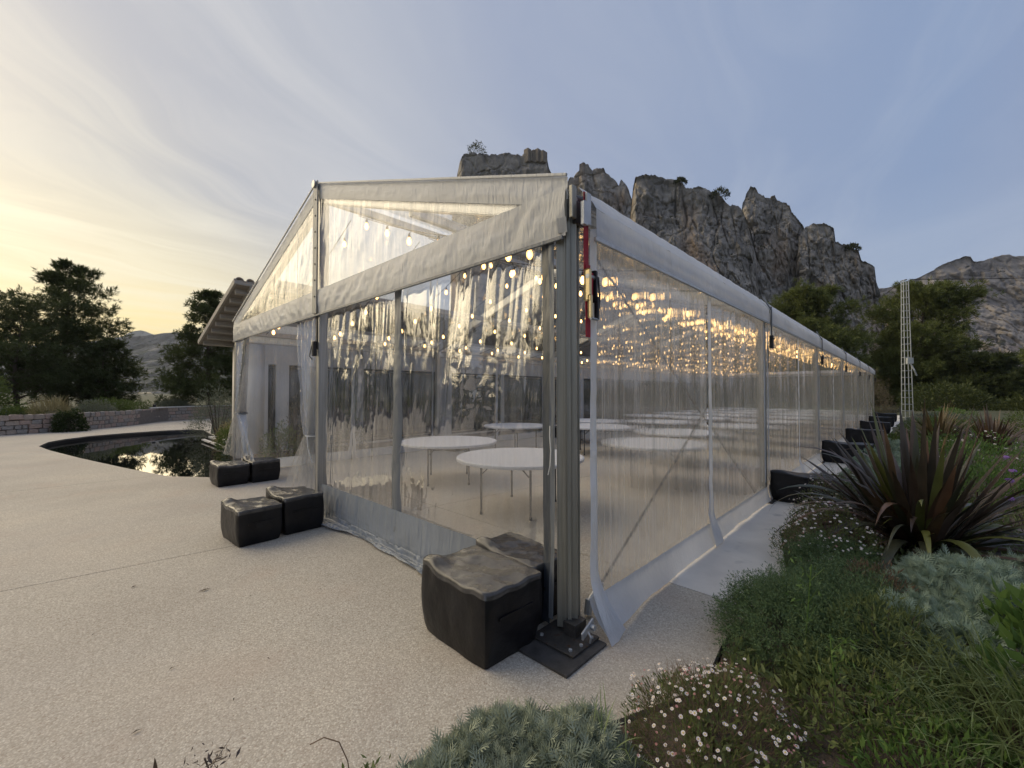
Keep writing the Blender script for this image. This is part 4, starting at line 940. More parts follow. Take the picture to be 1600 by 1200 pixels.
# red ratchet strap on the corner post
st = empty('ratchet_strap', (.045, -.085, 2.5), parent=tent); st['label'] = 'red strap with yellow ratchet'
MB().box((.01, 0, .24), (.055, .006, .58), None, .002).box((.02, -.008, -.22), (.055, .006, .50), None, .002).build('webbing', redweb, st)
MB().box((.02, -.018, -.16), (.05, .03, .26), Vector((.05, 0, 1)).to_track_quat('Z', 'Y'), .012).build('webbing_roll', redweb, st)
for s in (-.036, .04):
    r_ = MB(); r_.box((.02+s, -.03, -.12), (.006, .05, .22), None, .012); r_.box((.02+s*1.05, -.05, -.27), (.006, .03, .16), None, .01); r_.build('ratchet_side', gold if s < 0 else blacksteel, st)
MB().cyl((-.02, -.03, -.06), (.065, -.03, -.06), .016, n=12).cyl((-.02, -.055, -.35), (.065, -.055, -.35), .009, n=8).build('ratchet_spindle', zinc, st)
MB().tube([(.072, -.03, -.03), (.085, -.05, -.06), (.085, -.06, -.2), (.07, -.055, -.35)], .007, 6).build('ratchet_handle', blacksteel, st)
# dark straps on the other near posts
for k in range(1, 7):
    s2 = empty('ratchet_strap', (k*5, -.10, 2.45), parent=tent)
    MB().box((0, -.05, .22), (.05, .006, .6)).box((0, .0, -.25), (.03, .006, .35)).build('webbing', blackweb, s2)
    MB().box((.02, -.045, -.02), (.07, .05, .2), None, .01).cyl((-.03, -.07, .03), (.05, -.07, .03), .014, n=8).build('ratchet', blacksteel, s2)
s3 = empty('ratchet_strap', (-.07, TM+.02, 2.3), parent=tent)
MB().box((0, 0, .2), (.006, .04, .5)).build('webbing', blackweb, s3); MB().box((-.03, 0, -.05), (.05, .06, .2), None, .012).tube([(-.05, .02, .0), (-.08, .03, -.15), (-.05, .0, -.2)], .006).build('ratchet', blacksteel, s3)
# base plate of the corner post, with chain hook
bp_ = empty('base_plate', (-.10, -.02, 0), R(0), parent=tent)
MB().box((-.06, .0, .010), (.44, .42, .018), None, .003).build('rubber_mat', mat('black_rubber_mat', (.035, .033, .032), .6, 0, noise=(12, (.075, .07, .066)), bump=(30, .5, .004)), bp_)
pl = MB(); pl.box((.02, .02, .027), (.30, .34, .014), None, .003); pl.box((.10, .0, .075), (.13, .10, .085), None, .004); pl.build('steel_plate', steel, bp_)
b = MB()
for x, y in ((-.09, -.10), (.0, -.12), (.12, -.12), (-.08, .14)): b.lathe([(0, .012), (.012, .01), (.013, 0), (0, 0)], 8, (x, y, .034))
b.build('bolt', zinc, bp_)
MB().box((.09, -.11, .10), (.16, .014, .05), Vector((1, .1, .25)).to_track_quat('X', 'Z'), .005).cyl((.13, -.14, .10), (.13, -.09, .10), .018, n=10).tube([(.05, -.14, .11), (.05, -.16, .08), (.055, -.15, .04)], .006).build('lever', zinc, bp_)

# ---- tied back curtains in the open half of the gable
def curtain(name, yt0, yt1, ytie, ztie, wt, yb0, yb1, zb, seed, m=curtvin, x0=-.03, n=9):
    def d(u, v, V):
        z = zb+(EZ+.05-zb)*v; t = (z-ztie)
        up = np.clip(t/(EZ-ztie), 0, 1); dn = np.clip(-t/(ztie-zb), 0, 1)
        e = np.where(t > 0, up**.75, dn**.8)
        a = np.where(t > 0, yt0, yb0); b2 = np.where(t > 0, yt1, yb1)
        lo = (ytie-wt/2)*(1-e)+a*e; hi = (ytie+wt/2)*(1-e)+b2*e
        y = lo+(hi-lo)*u
        am = .05*(1-e)+.035
        x = x0+am*np.sin(u*2*pi*n*.5+seed+1.2*fbm(np.stack([u*3, z*1.1, u*0], -1), 2, seed))+.02*fbm(np.stack([u*6, z*3, u*0], -1), 3, seed+3)-.10*dn*(u-.3)
        return np.stack([x, y, z], -1)-V
    return sheet(name, [(0, 0, 0), (0, 1, 0), (0, 1, 1), (0, 0, 1)], 90, 110, m, tent, d)
curtain('curtain', 7.5, 8.3, 7.95, 1.25, .16, 7.2, 8.95, .36, 3)
curtain('curtain', 4.25, 4.95, 4.42, 1.05, .12, 4.3, 5.15, .25, 8)
def dband(u, v, V):
    z = 1.25+(EZ+.03-1.25)*v; y = 7.93-.40*v**1.6+(u-.5)*.16
    return np.stack([-.075+.012*fbm(np.stack([u*2, z*3, u*0], -1), 2, 4), y, z], -1)-V
sheet('curtain_edging', [(0, 0, 0), (0, 1, 0), (0, 1, 1), (0, 0, 1)], 6, 60, darkweb, tent, dband)
for k in range(7):
    v = (k+.5)/7; MB().cyl((-.092, 7.93-.40*v**1.6, 1.25+1.5*v), (-.082, 7.93-.40*v**1.6, 1.25+1.5*v), .016, n=8).build('eyelet', zinc, tent)
MB().tube([Vector((-.02+.10*cos(a), 7.95+.10*sin(a), 1.25)) for a in np.linspace(0, 2*pi, 13)], .012).build('tie', greyweb, tent)
MB().tube([Vector((-.02+.09*cos(a), 4.40+.10*sin(a), 1.05)) for a in np.linspace(0, 2*pi, 13)], .008).tube([(-.12, 4.34, 1.05), (-.13, 4.28, .9), (-.1, 4.2, .7)], .006).build('tie', rope, tent)
# far end gable
sheet('end_panel', [(TL, .1, .36), (TL, TW-.1, .36), (TL, TW-.1, EZ), (TL, .1, EZ)], 50, 20, sidevin, tent)
sheet('end_skirt', [(TL, .1, .01), (TL, TW-.1, .01), (TL, TW-.1, .36), (TL, .1, .36)], 20, 4, whitecloth, tent)
for s in (1, -1): sheet('end_valance', [(TL+.04, TM-s*TM, EZ), (TL+.04, TM, EZ), (TL+.04, TM, 3.05), (TL+.04, TM-s*TM, 3.05)], 20, 4, whitecloth, tent)

# ------------------------------------------------------------------ string lights
bulb_m = bpy.data.materials.new('glowing_filament_glass'); bulb_m.use_nodes = True
t = bulb_m.node_tree; t.nodes.clear(); em = N(t, 'ShaderNodeEmission', i_Strength=4.2)
lw = N(t, 'ShaderNodeLayerWeight', i_Blend=.35); L(t, ramp(t, lw.outputs['Facing'], [(0, (1, .70, .30)), (.35, (1, .50, .13)), (1, (.7, .28, .05))]), em.inputs[0])
o_ = N(t, 'ShaderNodeOutputMaterial'); L(t, em.outputs[0], o_.inputs[0]); bulb_m.cycles.emission_sampling = 'NONE'
bm_ = MB().lathe([(0, -.115), (.012, -.113), (.028, -.09), (.031, -.07), (.024, -.045), (.014, -.025), (.013, -.015), (0, -.014)], 10).mesh('bulb', True); bm_.materials.append(bulb_m)
sk_ = MB().lathe([(0, .03), (.010, .03), (.016, .015), (.017, -.02), (0, -.02)], 8).mesh('socket', True); sk_.materials.append(blacksteel)
ORD = 'first second third fourth fifth sixth seventh eighth ninth tenth eleventh twelfth thirteenth fourteenth fifteenth sixteenth seventeenth eighteenth nineteenth twentieth twenty-first twenty-second twenty-third twenty-fourth last'.split()
for k in range(25):
    X = .45+k*1.2
    lab = 'string of warm bulbs nearest the front gable, hung from ridge to both eaves' if k == 0 else 'second string of warm bulbs behind the front gable' if k == 1 else '%s string of warm bulbs counted from the front gable' % ORD[k]
    s_ = empty('string_light', (X, TM, 4.2), 0, lab, 'string lights', 'strings of warm bulbs under the tent roof')
    cbm = MB()
    for sgn in (-1, 1):
        a = Vector((0, sgn*.12, 0)); b = Vector((0, sgn*(TM-.2), -1.32)); pts = caten(a, b, .16 if k else .12, 14); cbm.tube(pts, .006, 4)
        for j in range(7):
            p = pts[1+2*j-(1 if j == 6 else 0)]; jit = rnd.uniform(-.04, .04)
            drop = rnd.uniform(.03, .10)
            bb = ob('bulb', bm_, None, s_, (p.x+jit, p.y, p.z-drop)); q = ob('socket', sk_, None, bb)
            cbm.cyl(p, (p.x+jit, p.y, p.z-drop+.02), .004, n=4)
    cbm.build('cable', blackweb, s_)

# ------------------------------------------------------------------ round folding tables
def make_table():
    t_ = empty('round_table', (0, 0, 0))
    MB().lathe([(0, .745), (.895, .745), (.912, .738), (.915, .72), (.912, .70), (.89, .694), (0, .70)], 64).build('tabletop', whiteplastic, t_)
    for sx in (-1, 1):
        for sy in (-1, 1):
            x, y = sx*.52, sy*.36
            MB().cyl((x, y, .03), (x, y, .70), .016, n=10).build('leg', legpaint, t_)
            MB().cyl((x, y, 0), (x, y, .035), .02, n=10).build('foot_cap', blacksteel, t_)
        MB().bar((sx*.52, -.36, .66), (sx*.52, .36, .66), .02).build('cross_rail', legpaint, t_)
        MB().bar((sx*.52, 0, .66), (sx*.2, 0, .70), .02).bar((sx*.52, -.34, .55), (sx*.52, -.2, .69), .014).bar((sx*.52, .34, .55), (sx*.52, .2, .69), .014).build('brace', legpaint, t_)
    return t_
tb = make_table()
tabs = [(2.12, 2.42, .35, 'white round table nearest the corner post, largest in view'), (2.62, 4.72, .9, 'white round table left of the nearest one, partly behind the grey strip'), (6.35, 6.45, .2, 'white round table at the back, above the nearest table'),
        (5.05, 1.82, .5, 'white round table seen whole through the side wall'), (7.55, 2.45, .1, 'white round table just behind the one seen whole through the side wall'), (7.7, 4.7, .7, 'white round table beside the corner strip, inside the side wall'),
        (9.6, 6.2, .3, 'small looking round table near the back wall of the tent'), (10.6, 2.0, .9, 'round table in line behind the first two by the side wall'), (10.9, 4.4, .2, 'round table in the middle row, third bay')]
for k in range(5):
    for j, y in enumerate((1.9, 4.2, 6.4)): tabs.append((13.4+k*2.8+j*.4, y, rnd.uniform(0, 1.5), '%s table of the far half, row %s' % (('first', 'second', 'third', 'fourth', 'last')[k], ('along the near side wall', 'down the middle', 'along the house side')[j])))
for k, (x, y, a, lab) in enumerate(tabs):
    c = tb if k == 0 else copy_tree(tb)
    c.location = (x, y, 0); c.rotation_euler.z = a
    tag(c, lab or 'white round folding table deep inside the tent, blurred by the side wall', 'table', 'round tables inside the tent')

# ------------------------------------------------------------------ black ballast weights
def weight(loc, sx, sy, h, rz_, seed, label, slump=0, group='black ballast weights along the tent foot', lidm=None):
    root = empty('ballast_weight', loc, rz_, label, 'ballast weight', group)
    n = 22; a = np.linspace(-1, 1, n); V = []; F = []
    def face(fn):
        U, W = np.meshgrid(a, a, indexing='ij'); P = fn(U, W); off = sum(len(x) for x in V); V.append(P.reshape(-1, 3)); F.append(gridF(n, n, off))
    face(lambda u, w: np.stack([u, w*0-1, w], -1)); face(lambda u, w: np.stack([-u, w*0+1, w], -1)); face(lambda u, w: np.stack([u*0+1, u, w], -1)); face(lambda u, w: np.stack([u*0-1, -u, w], -1)); face(lambda u, w: np.stack([u, w, u*0+1], -1))
    P = np.concatenate(V); F = np.concatenate(F)
    def shape(P, lid=False):
        p = P.copy(); k = 18
        nr = (np.abs(p[:, 0])**k+np.abs(p[:, 1])**k)**(1/k); p[:, :2] /= np.maximum(nr, 1)[:, None]
        bul = 1+.035*np.cos(p[:, 2]*pi/2*.9); q = p*np.array([sx/2, sy/2, h/2]); q[:, :2] *= bul[:, None]
        q[:, 2] += h/2
        m_ = q+seed*3.3
        top = np.clip(p[:, 2], 0, 1)
        q[:, :2] += (p[:, :2]*(.018*fbm(m_*np.array([5, 5, 2.5]), 4, seed))[:, None])
        q[:, 2] += top*(.020*fbm(m_*np.array([2.6, 2.6, 0]), 3, seed+4)+.007*fbm(m_*np.array([6, 6, 0]), 2, seed+6, ridge=True))*(p[:, 2] > .2)
        fw = fbm(np.stack([q[:, 0]*5+q[:, 1]*3.5, q[:, 1]*2.2-q[:, 0]*1.2, q[:, 0]*0+seed], -1), 3, seed+15, ridge=True)
        q[:, 2] += top*(p[:, 2] > .2)*(.014*fw*(1-.8*np.maximum(np.abs(p[:, 0]), np.abs(p[:, 1]))**5)+.05*np.exp(-((p[:, 0]+.75)**2+(p[:, 1]-.8)**2)/.12))
        q[:, :2] *= (1-.07*np.clip(-p[:, 2], 0, 1)**2)[:, None]
        q[:, 2] -= slump*top*(q[:, 0]/sx+.5)*.12
        # bottom edge sags to the ground
        q[:, 2] = np.maximum(q[:, 2], .004)
        return q
    body = P[:-n*n]; ob('body', mesh_np('weight_body', shape(body), gridF(n, n).tolist()+sum([(gridF(n, n, n*n*k)).tolist() for k in (1, 2, 3)], []), True), blackvinyl, root)
    # lid: top face carried a little over the sides
    n2 = 40; a2 = np.linspace(-1.12, 1.12, n2); U, W = np.meshgrid(a2, a2, indexing='ij')
    over = np.maximum(0, np.maximum(np.abs(U), np.abs(W))-1)
    L_ = np.stack([np.clip(U, -1, 1), np.clip(W, -1, 1), U*0+1], -1).reshape(-1, 3)
    q = shape(L_, True); q[:, :2] *= 1.015; q[:, 2] += .006; q[:, 2] -= (over.reshape(-1)*.35)*(.95+.15*fbm(q*6, 2, seed))
    ob('lid', mesh_np('weight_lid', q, gridF(n2, n2), True), lidm or greytop, root)
    MB().bar((-sx*.3, -sy/2-.018, h*.62), (sx*.3, -sy/2-.018, h*.62), .008, .02).build('seam_tape', blackvinyl, root)
    return root
weight((-.42, .47, 0), .49, .68, .46, R(-2), 1, 'large black weight bag in front of the corner post, left of its foot', .1)
weight((.08, .54, 0), .40, .64, .43, R(-2), 2, 'black weight bag tucked behind the foremost one at the corner post')
weight((-.92, 3.80, 0), .44, .60, .38, R(3), 3, 'black weight bag with rumpled lid, outer one at the gable centre post')
weight((-.44, 3.86, 0), .46, .60, .42, R(3), 4, 'black weight bag next to the gable centre post foot, inner one')
weight((-.35, 7.35, 0), .48, .55, .36, R(2), 5, 'black weight bag under the far tied curtain, left one')
weight((.17, 7.33, 0), .48, .55, .37, R(2), 6, 'black weight bag under the far tied curtain, right one')
for k in range(1, 7):
    lab = ['low black weight at the second side post behind the spiky plant', 'black weight at the third side post', 'black weight at the fourth side post', 'black weight at the fifth side post, far down the tent', 'black weight at the sixth side post, far down the tent', 'black weight at the last side post of the tent'][k-1]
    weight((k*5+.32, -.56, 0), .50, .92, .40 if k == 1 else .46, R(0), 10+k, lab, 0, lidm=blackvinyl)
for k in range(1, 5): weight((k*5+.3, TW-.45, 0), .5, .5, .36, 0, 20+k, 'black weight inside the tent by the back wall, %s from the gable' % ORD[k-1], 0, 'black weights along the tent back wall', blackvinyl)

# ------------------------------------------------------------------ planting bed in the foreground
def blade(az, el, ln, wd, droop, seed=0, seg=11, fold=.28, tw=0.0):
    """one strap leaf: V-section, arching under its own weight, pointed tip"""
    V = []; p = np.zeros(3); e = el; a = az
    for k in range(seg+1):
        t = k/seg
        d = np.array([cos(a)*cos(e), sin(a)*cos(e), sin(e)])
        side = np.array([-sin(a), cos(a), 0]); up = np.cross(d, side)*-1
        ang = tw*t; s2 = side*cos(ang)+up*sin(ang); u2 = -side*sin(ang)+up*cos(ang)
        w_ = wd*(min(1, .45+t*2.2))*(1-max(0, (t-.5)/.5)**1.6)*.5
        V += [p-s2*w_+u2*w_*fold, p.copy(), p+s2*w_+u2*w_*fold]
        p = p+d*ln/seg; e -= droop/seg*(.4+1.6*t); 
    F = gridF(seg+1, 3); return np.array(V), F
def phormium(loc, n, ln, wd, mats, label, seed, parts=True, group=None, tilt=(.35, 1.45)):
    r = np.random.default_rng(seed); root = empty('flax_plant', loc, 0, label, 'flax plant', group)
    Vs = []; Fs = []; off = 0
    for k in range(n):
        az = r.uniform(0, 2*pi); q = r.uniform(0, 1)
        el_ = tilt[0]+(tilt[1]-tilt[0])*q**.7; l = ln*r.uniform(.62, 1.08)*(.75+.3*q)
        V, F = blade(az, el_, l, wd*r.uniform(.6, 1.15), r.uniform(.1, .75)*(1.25-q)+(1.6 if r.random() < .1 else 0), tw=r.uniform(-.5, .5))
        b0 = np.array([cos(az), sin(az), 0])*r.uniform(.02, .16)
        if parts: ob('leaf', mesh_np('leaf', V, F, True), mats[int(r.integers(len(mats)))], root, tuple(b0))
        else: Vs.append(V+b0); Fs.append(F+off); off += len(V)
    if not parts: tag(ob('leaves', mesh_np('leaves', np.concatenate(Vs), np.concatenate(Fs), True), mats[0], root), kind='stuff')
    return root
flax = [mat('bronze_flax_leaf_%s' % k, a, .42, 0, noise=(3, b, (1, 1, 1)), bump=(60, .2, .002), spec=.5) for k, a, b in
        (('dark', (.036, .028, .018), (.085, .065, .042)), ('bronze', (.065, .042, .024), (.15, .095, .055)), ('purple', (.045, .030, .024), (.10, .07, .052)), ('brown', (.11, .06, .035), (.20, .11, .06)), ('green', (.09, .10, .025), (.16, .17, .045)), ('dark_green', (.035, .04, .022), (.075, .075, .04)))]
fm = [flax[0]]*4+[flax[1]]*3+[flax[2]]*4+[flax[3]]+[flax[4]]+[flax[5]]*2
phormium((3.4, -1.72, .08), 190, 1.42, .085, fm, 'large bronze purple flax with sword leaves in the foreground bed', 5, tilt=(.12, 1.5))
green_flax = [mat('striped_flax_leaf', (.10, .09, .035), .45, 0, noise=(2, (.20, .13, .06)))]
r2 = np.random.default_rng(77); fx = [o for o in bpy.data.objects if o.name == 'flax_plant'][0]
for k in range(64):
    az = r2.uniform(0, 2*pi) if k > 22 else r2.uniform(1.6, 3.6); V, F = blade(az, r2.uniform(.25, 1.0), r2.uniform(.8, 1.5), r2.uniform(.05, .08), r2.uniform(1.0, 2.3), tw=r2.uniform(-.7, .7), seg=13)
    ob('leaf', mesh_np('leaf', V, F, True), [flax[4], flax[5], flax[3], flax[1], flax[0], flax[5]][int(r2.integers(6))], fx, (cos(az)*.12, sin(az)*.12, .03))
phormium((13.5, -2.15, .2), 110, 1.25, .07, green_flax, 'yellow green flax behind the large bronze one, nearer the tent', 6, False, 'flax plants farther along the bed')
phormium((13.2, -3.1, .2), 90, 1.15, .06, [flax[1]], 'brown flax right of the yellow green one', 7, False, 'flax plants farther along the bed')
phormium((6.4, -3.5, .1), 90, 1.0, .055, [flax[2]], 'low purple flax at the right photo edge', 8, False, 'flax plants farther along the bed')

def fern_leaf(l=.06, n=4, w_=.010):
    V, F = leafT(l, w_); Ms = [(0, 0, .0, 1)]
    for k in range(n):
        for s in (-1, 1): Ms.append((l*(.18+.2*k), s*(.75-.08*k), s, .62-.07*k))
    Vs = []; Fs = []
    for i, (x, a, s, q) in enumerate(Ms):
        c, sn = cos(a), sin(a); P = V*q; P = np.stack([P[:, 0]*c-P[:, 1]*sn+x, P[:, 0]*sn+P[:, 1]*c, P[:, 2]+abs(P[:, 1])*.3], -1); Vs.append(P); Fs.append(F+4*i)
    return np.concatenate(Vs), np.concatenate(Fs)
def rosette(n=9, l=.06, seed=2, leaf=None):
    r = np.random.default_rng(seed); V, F = leaf or fern_leaf(l)
    d = np.stack([np.ones(n)*.7+r.uniform(-.3, .5, n), r.normal(0, .7, n), r.normal(0, .7, n)], -1)
    return scatter(V, F, frames(d, r.uniform(0, 6, n), r.uniform(.6, 1.15, n)), np.stack([r.uniform(-.03, .02, n), r.normal(0, .006, n), r.normal(0, .006, n)], -1))
def spray(n=34, l=.13, seed=3, nl=.016):
    r = np.random.default_rng(seed); V, F = leafT(nl, .0035); t = r.uniform(0, 1, n); side = r.choice([-1, 1], n)
    d = np.stack([np.ones(n)*.8, r.normal(0, .6, n), r.normal(0, .6, n)], -1)
    T = np.stack([t*l, side*(1-t)*l*.18*r.uniform(0, 1, n), r.normal(0, .008, n)], -1)
    return scatter(V, F, frames(d, r.uniform(0, 6, n), r.uniform(.8, 1.6, n)), T)
silver = leaf_mat('silver_wormwood_leaves', (.13, .16, .105), (.33, .37, .27), scale=7, tr=.15)
silver2 = leaf_mat('blue_green_wormwood_leaves', (.115, .165, .11), (.30, .38, .28), scale=5, tr=.15)
junip = leaf_mat('juniper_needles', (.038, .070, .028), (.12, .18, .075), scale=6, tr=.1)
dgreen = leaf_mat('small_dark_leaves', (.045, .075, .025), (.15, .185, .065), scale=8)
fresh = leaf_mat('fresh_green_leaves', (.04, .09, .02), (.12, .20, .05), scale=6)
grassm = leaf_mat('green_grass_blades', (.08, .13, .04), (.22, .27, .11), scale=5)
drystem = leaf_mat('dry_flower_stems', (.09, .06, .035), (.20, .14, .09), scale=9)
petal = mat('white_petals', (.78, .76, .74), .6, 0, noise=(20, (.72, .62, .62))); petal_p = mat('pink_petals', (.42, .16, .16), .6, 0, noise=(20, (.55, .28, .26))); yel = mat('yellow_flower_centre', (.55, .38, .05), .7)
purple = mat('purple_flower_head', (.28, .12, .42), .7, 0, noise=(60, (.42, .24, .58)))
ART = rosette(8, .075, 4); ARTs = rosette(7, .06, 5); JUN = spray(); 
def mound_pts(n, rx, ry, h, seed, lo=.2, shell=1.0):
    r = np.random.default_rng(seed); d = r.normal(size=(n, 3)); d[:, 2] = np.abs(d[:, 2])+lo; d /= np.linalg.norm(d, axis=1, keepdims=True)
    lum = 1+.34*fbm(d*1.6+seed*3.1, 3, seed)+.20*fbm(d*5+seed, 2, seed+3)
    return d*lum[:, None]*shell*np.array([rx, ry, h]), d, r
def petal_flower(np_=9, rad=.012):
    V = [(0, 0, .001)]; F = []
    for k in range(np_):
        a = 2*pi*k/np_; b = pi/np_*.75
        i = len(V); V += [(rad*cos(a-b), rad*sin(a-b), .003), (rad*1.12*cos(a), rad*1.12*sin(a), .003), (rad*cos(a+b), rad*sin(a+b), .003)]; F.append((0, i, i+1, i+2))
    return np.array(V), np.array(F)
def centre(rad=.0045):
    V = [(0, 0, .006)]+[(rad*cos(k*pi/3), rad*sin(k*pi/3), .0035) for k in range(6)]; return np.array(V), np.array([(0, k+1, (k+1) % 6+1) for k in range(6)])
def daisies(root, n, rx, ry, h, seed, size=1.0, pink=.25, mound_seed=None):
    C, d, r = mound_pts(n, rx, ry, h, mound_seed or seed, .1, 1.0); C = C*1.0; C[:, 2] += r.uniform(.0, .07, n)
    up = d*.5+np.array([-.25, -.1, .8])+r.normal(size=(n, 3))*.25
    M = frames(up, r.uniform(0, 6, n), r.uniform(.7, 1.2, n)*size)[:, :, [1, 2, 0]]
    isp = r.uniform(size=n) < pink
    PV, PF = petal_flower(); CV, CF = centre()
    for nm_, sel, mm in (('white_flowers', ~isp, petal), ('pink_flowers', isp, petal_p)):
        V, F = scatter(PV, PF, M[sel]*(1 if nm_[0] == 'w' else .75), C[sel]); tag(ob(nm_, mesh_np(nm_, V, F), mm, root), kind='stuff')
    V, F = scatter(CV, CF, M[~isp], C[~isp]); tag(ob('flower_centres', mesh_np('flower_centres', V, F), yel, root), kind='stuff')
    # wiry stems
    SV, SF = leafT(.16, .0022); V, F = scatter(SV, SF, frames(-up+r.normal(size=(n, 3))*.2, r.uniform(0, 6, n), r.uniform(.7, 1.3, n)), C)
    V2, d2, _ = mound_pts(n*5, rx, ry, h, seed+50, .1, .97); W_, G_ = scatter(SV, SF, frames(d2*.5+np.array([0, 0, .7])+r.normal(size=(n*5, 3))*.5, r.uniform(0, 6, n*5), r.uniform(.4, 1.0, n*5)), V2-d2*.05)
    tag(ob('flower_stems', mesh_np('flower_stems', np.concatenate([V, W_]), np.concatenate([F, G_+len(V)])), drystem, root), kind='stuff')
def plant(name, x, y, z, rx, ry, h, n, tm_, m, label, seed, cat='plant', group=None, up=.6, hollow=.72, l=.03, w_=.01, **k):
    return shrub(name, (x, y, z), rx, ry, h, n, l, w_, m, label, cat, group, seed, up=up, hollow=hollow, tmpl=tm_, **k)
# nearest: silver wormwood at the bottom edge, daisies right of it
plant('wormwood', -1.20, -.36, .0, .40, .24, .13, 560, ART, silver, 'feathery silver green wormwood at the bottom edge, left half', 201, 'wormwood')
plant('wormwood', -.85, -.62, .0, .28, .24, .14, 420, ART, silver, 'feathery silver green wormwood next to the daisy clump at the bottom edge', 202, 'wormwood')
p_ = plant('daisy_clump', -.33, -1.02, .03, .40, .34, .25, 5200, None, dgreen, 'white and pink daisy clump at the bottom of the photo, below the corner post', 203, 'daisies', l=.028, w_=.006)
daisies(p_, 400, .40, .34, .25, 203, .6, .28)
p_ = plant('daisy_clump', 2.75, -1.12, .05, .62, .42, .46, 5600, None, dgreen, 'daisy clump beside the concrete path, left of the large flax', 204, 'daisies', l=.032, w_=.008)
daisies(p_, 330, .60, .42, .46, 204, .85, .05)
p_ = plant('daisy_clump', 4.0, -1.05, .05, .5, .4, .62, 2400, None, dgreen, 'airy white flowered clump in front of the second ballast weight', 205, 'daisies', l=.03, w_=.008)
daisies(p_, 220, .5, .4, .66, 205, .8, .0)
plant('juniper', .88, -1.12, .05, .46, .36, .26, 1900, JUN, junip, 'dark creeping juniper spilling over the paving edge', 210, 'juniper', up=.35)
plant('juniper', 1.35, -1.3, .05, .5, .4, .25, 1900, JUN, junip, 'dark creeping juniper behind the first one', 211, 'juniper', up=.35)
plant('juniper', 2.25, -1.2, .05, .42, .32, .22, 1300, JUN, junip, 'dark low juniper at the path corner below the daisies', 212, 'juniper', up=.3)
plant('wormwood', 1.95, -1.95, .1, .62, .42, .30, 1000, ART, silver2, 'blue green wormwood mound below the large flax', 213, 'wormwood')
plant('wormwood', 1.35, -1.85, .1, .42, .36, .24, 640, ART, silver2, 'blue green wormwood mound left of the leafy plant', 214, 'wormwood')
plant('wormwood', 2.5, -2.6, .1, .6, .5, .34, 900, ART, silver2, 'blue green wormwood at the right photo edge', 215, 'wormwood')
plant('leafy_weed', 1.35, -2.25, .1, .34, .30, .42, 420, leafT(.12, .045, .012), fresh, 'bright green leafy plant at the right edge of the photo', 216, 'weed')
plant('leafy_weed', .95, -2.2, .1, .3, .3, .3, 260, leafT(.10, .045, .012), fresh, 'broad leaved green plant in the lower right', 217, 'weed')
plant('tangled_weed', .95, -1.55, .08, .45, .35, .34, 2600, leafT(.045, .010, .004), dgreen, 'tangled fine weed right of the juniper', 218, 'weed')
plant('tangled_weed', .35, -1.5, .06, .5, .35, .24, 2600, leafT(.04, .010, .004), dgreen, 'tangled low weed behind the daisy clump', 219, 'weed')
plant('tangled_weed', .1, -1.75, .06, .6, .3, .2, 2300, leafT(.045, .012, .004), fresh, 'green low weed along the bottom right edge', 220, 'weed')
plant('tangled_weed', 1.7, -1.5, .08, .36, .3, .28, 1500, leafT(.045, .008, .004), drystem, 'brownish seeding weed left of the wormwood mound', 221, 'weed')
# grass with long thin arching blades
def grass(loc, n, ln, label, seed, az0, spread, m=grassm, wd=.006, rad=.18, el=(.5, 1.3), dr=(.5, 1.3)):
    r = np.random.default_rng(seed); root = empty('grass_clump', loc, 0, label, 'grass clump'); Vs = []; Fs = []; off = 0
    for k in range(n):
        V, F = blade(az0+r.normal()*spread, r.uniform(*el), ln*r.uniform(.5, 1.1), wd, r.uniform(*dr), seg=6, fold=.1)
        V = V+np.array([r.normal()*rad, r.normal()*rad, 0]); Vs.append(V); Fs.append(F+off); off += len(V)
    tag(ob('blades', mesh_np('blades', np.concatenate(Vs), np.concatenate(Fs)), m, root), kind='stuff')
grass((.75, -2.05, .08), 420, .62, 'long thin green grass arching to the left in the lower right corner', 230, 2.6, .5, rad=.16)
grass((.30, -1.95, .08), 320, .5, 'fine grass clump at the bottom right corner', 231, 2.6, .9, rad=.15)
grass((1.15, -1.5, .08), 60, .42, 'thin seeding grass stalks among the junipers', 232, 1.5, 2, el=(1.0, 1.5), dr=(.1, .6), wd=.004)
grass((-.75, -.75, .06), 26, .30, 'few grass blades between wormwood and daisies', 233, 2.0, 2, rad=.06)
# single stems
def stem_weed(loc, hh, label, seed, m, tips=3, red=False):
    r = random.Random(seed); root = empty('stem_weed', loc, 0, label, 'weed'); s = MB(); top = Vector((r.uniform(-.05, .05), r.uniform(-.05, .05), hh))
    s.tube([Vector((0, 0, 0)), top*.5+Vector((.01, 0, 0)), top], .0035, 5)
    for k in range(tips):
        b_ = top*(.45+.5*k/tips); e = b_+Vector((r.uniform(-.1, .1), r.uniform(-.1, .1), r.uniform(.05, .12))); s.cyl(b_, e, .0025, .001, 4)
    s.build('stem', m, root)
    n = 46; rr = np.random.default_rng(seed); TV, TF = leafT(.04, .012, .003)
    T = np.stack([rr.normal(0, .04, n), rr.normal(0, .04, n), hh*(.4+.65*rr.uniform(0, 1, n)**.6)], -1)
    V, F = scatter(TV, TF, frames(rand_dirs(n, .5, rr), rr.uniform(0, 6, n), rr.uniform(.4, 1.1, n)), T); tag(ob('foliage', mesh_np('foliage', V, F), m, root), kind='stuff')
stem_weed((.52, -1.22, .05), .62, 'tall pale green weed stem standing in front of the juniper', 240, fresh, 5)
stem_weed((.12, -1.42, .05), .45, 'slender green weed in front of the lower right grass', 241, fresh, 4)
stem_weed((-1.95, .46, .0), .13, 'small dark sprig poking up at the bottom edge, left', 242, flax[2], 2)
stem_weed((-1.50, .0, .0), .07, 'small green sprig at the bottom edge, left of the wormwood', 243, dgreen, 2)
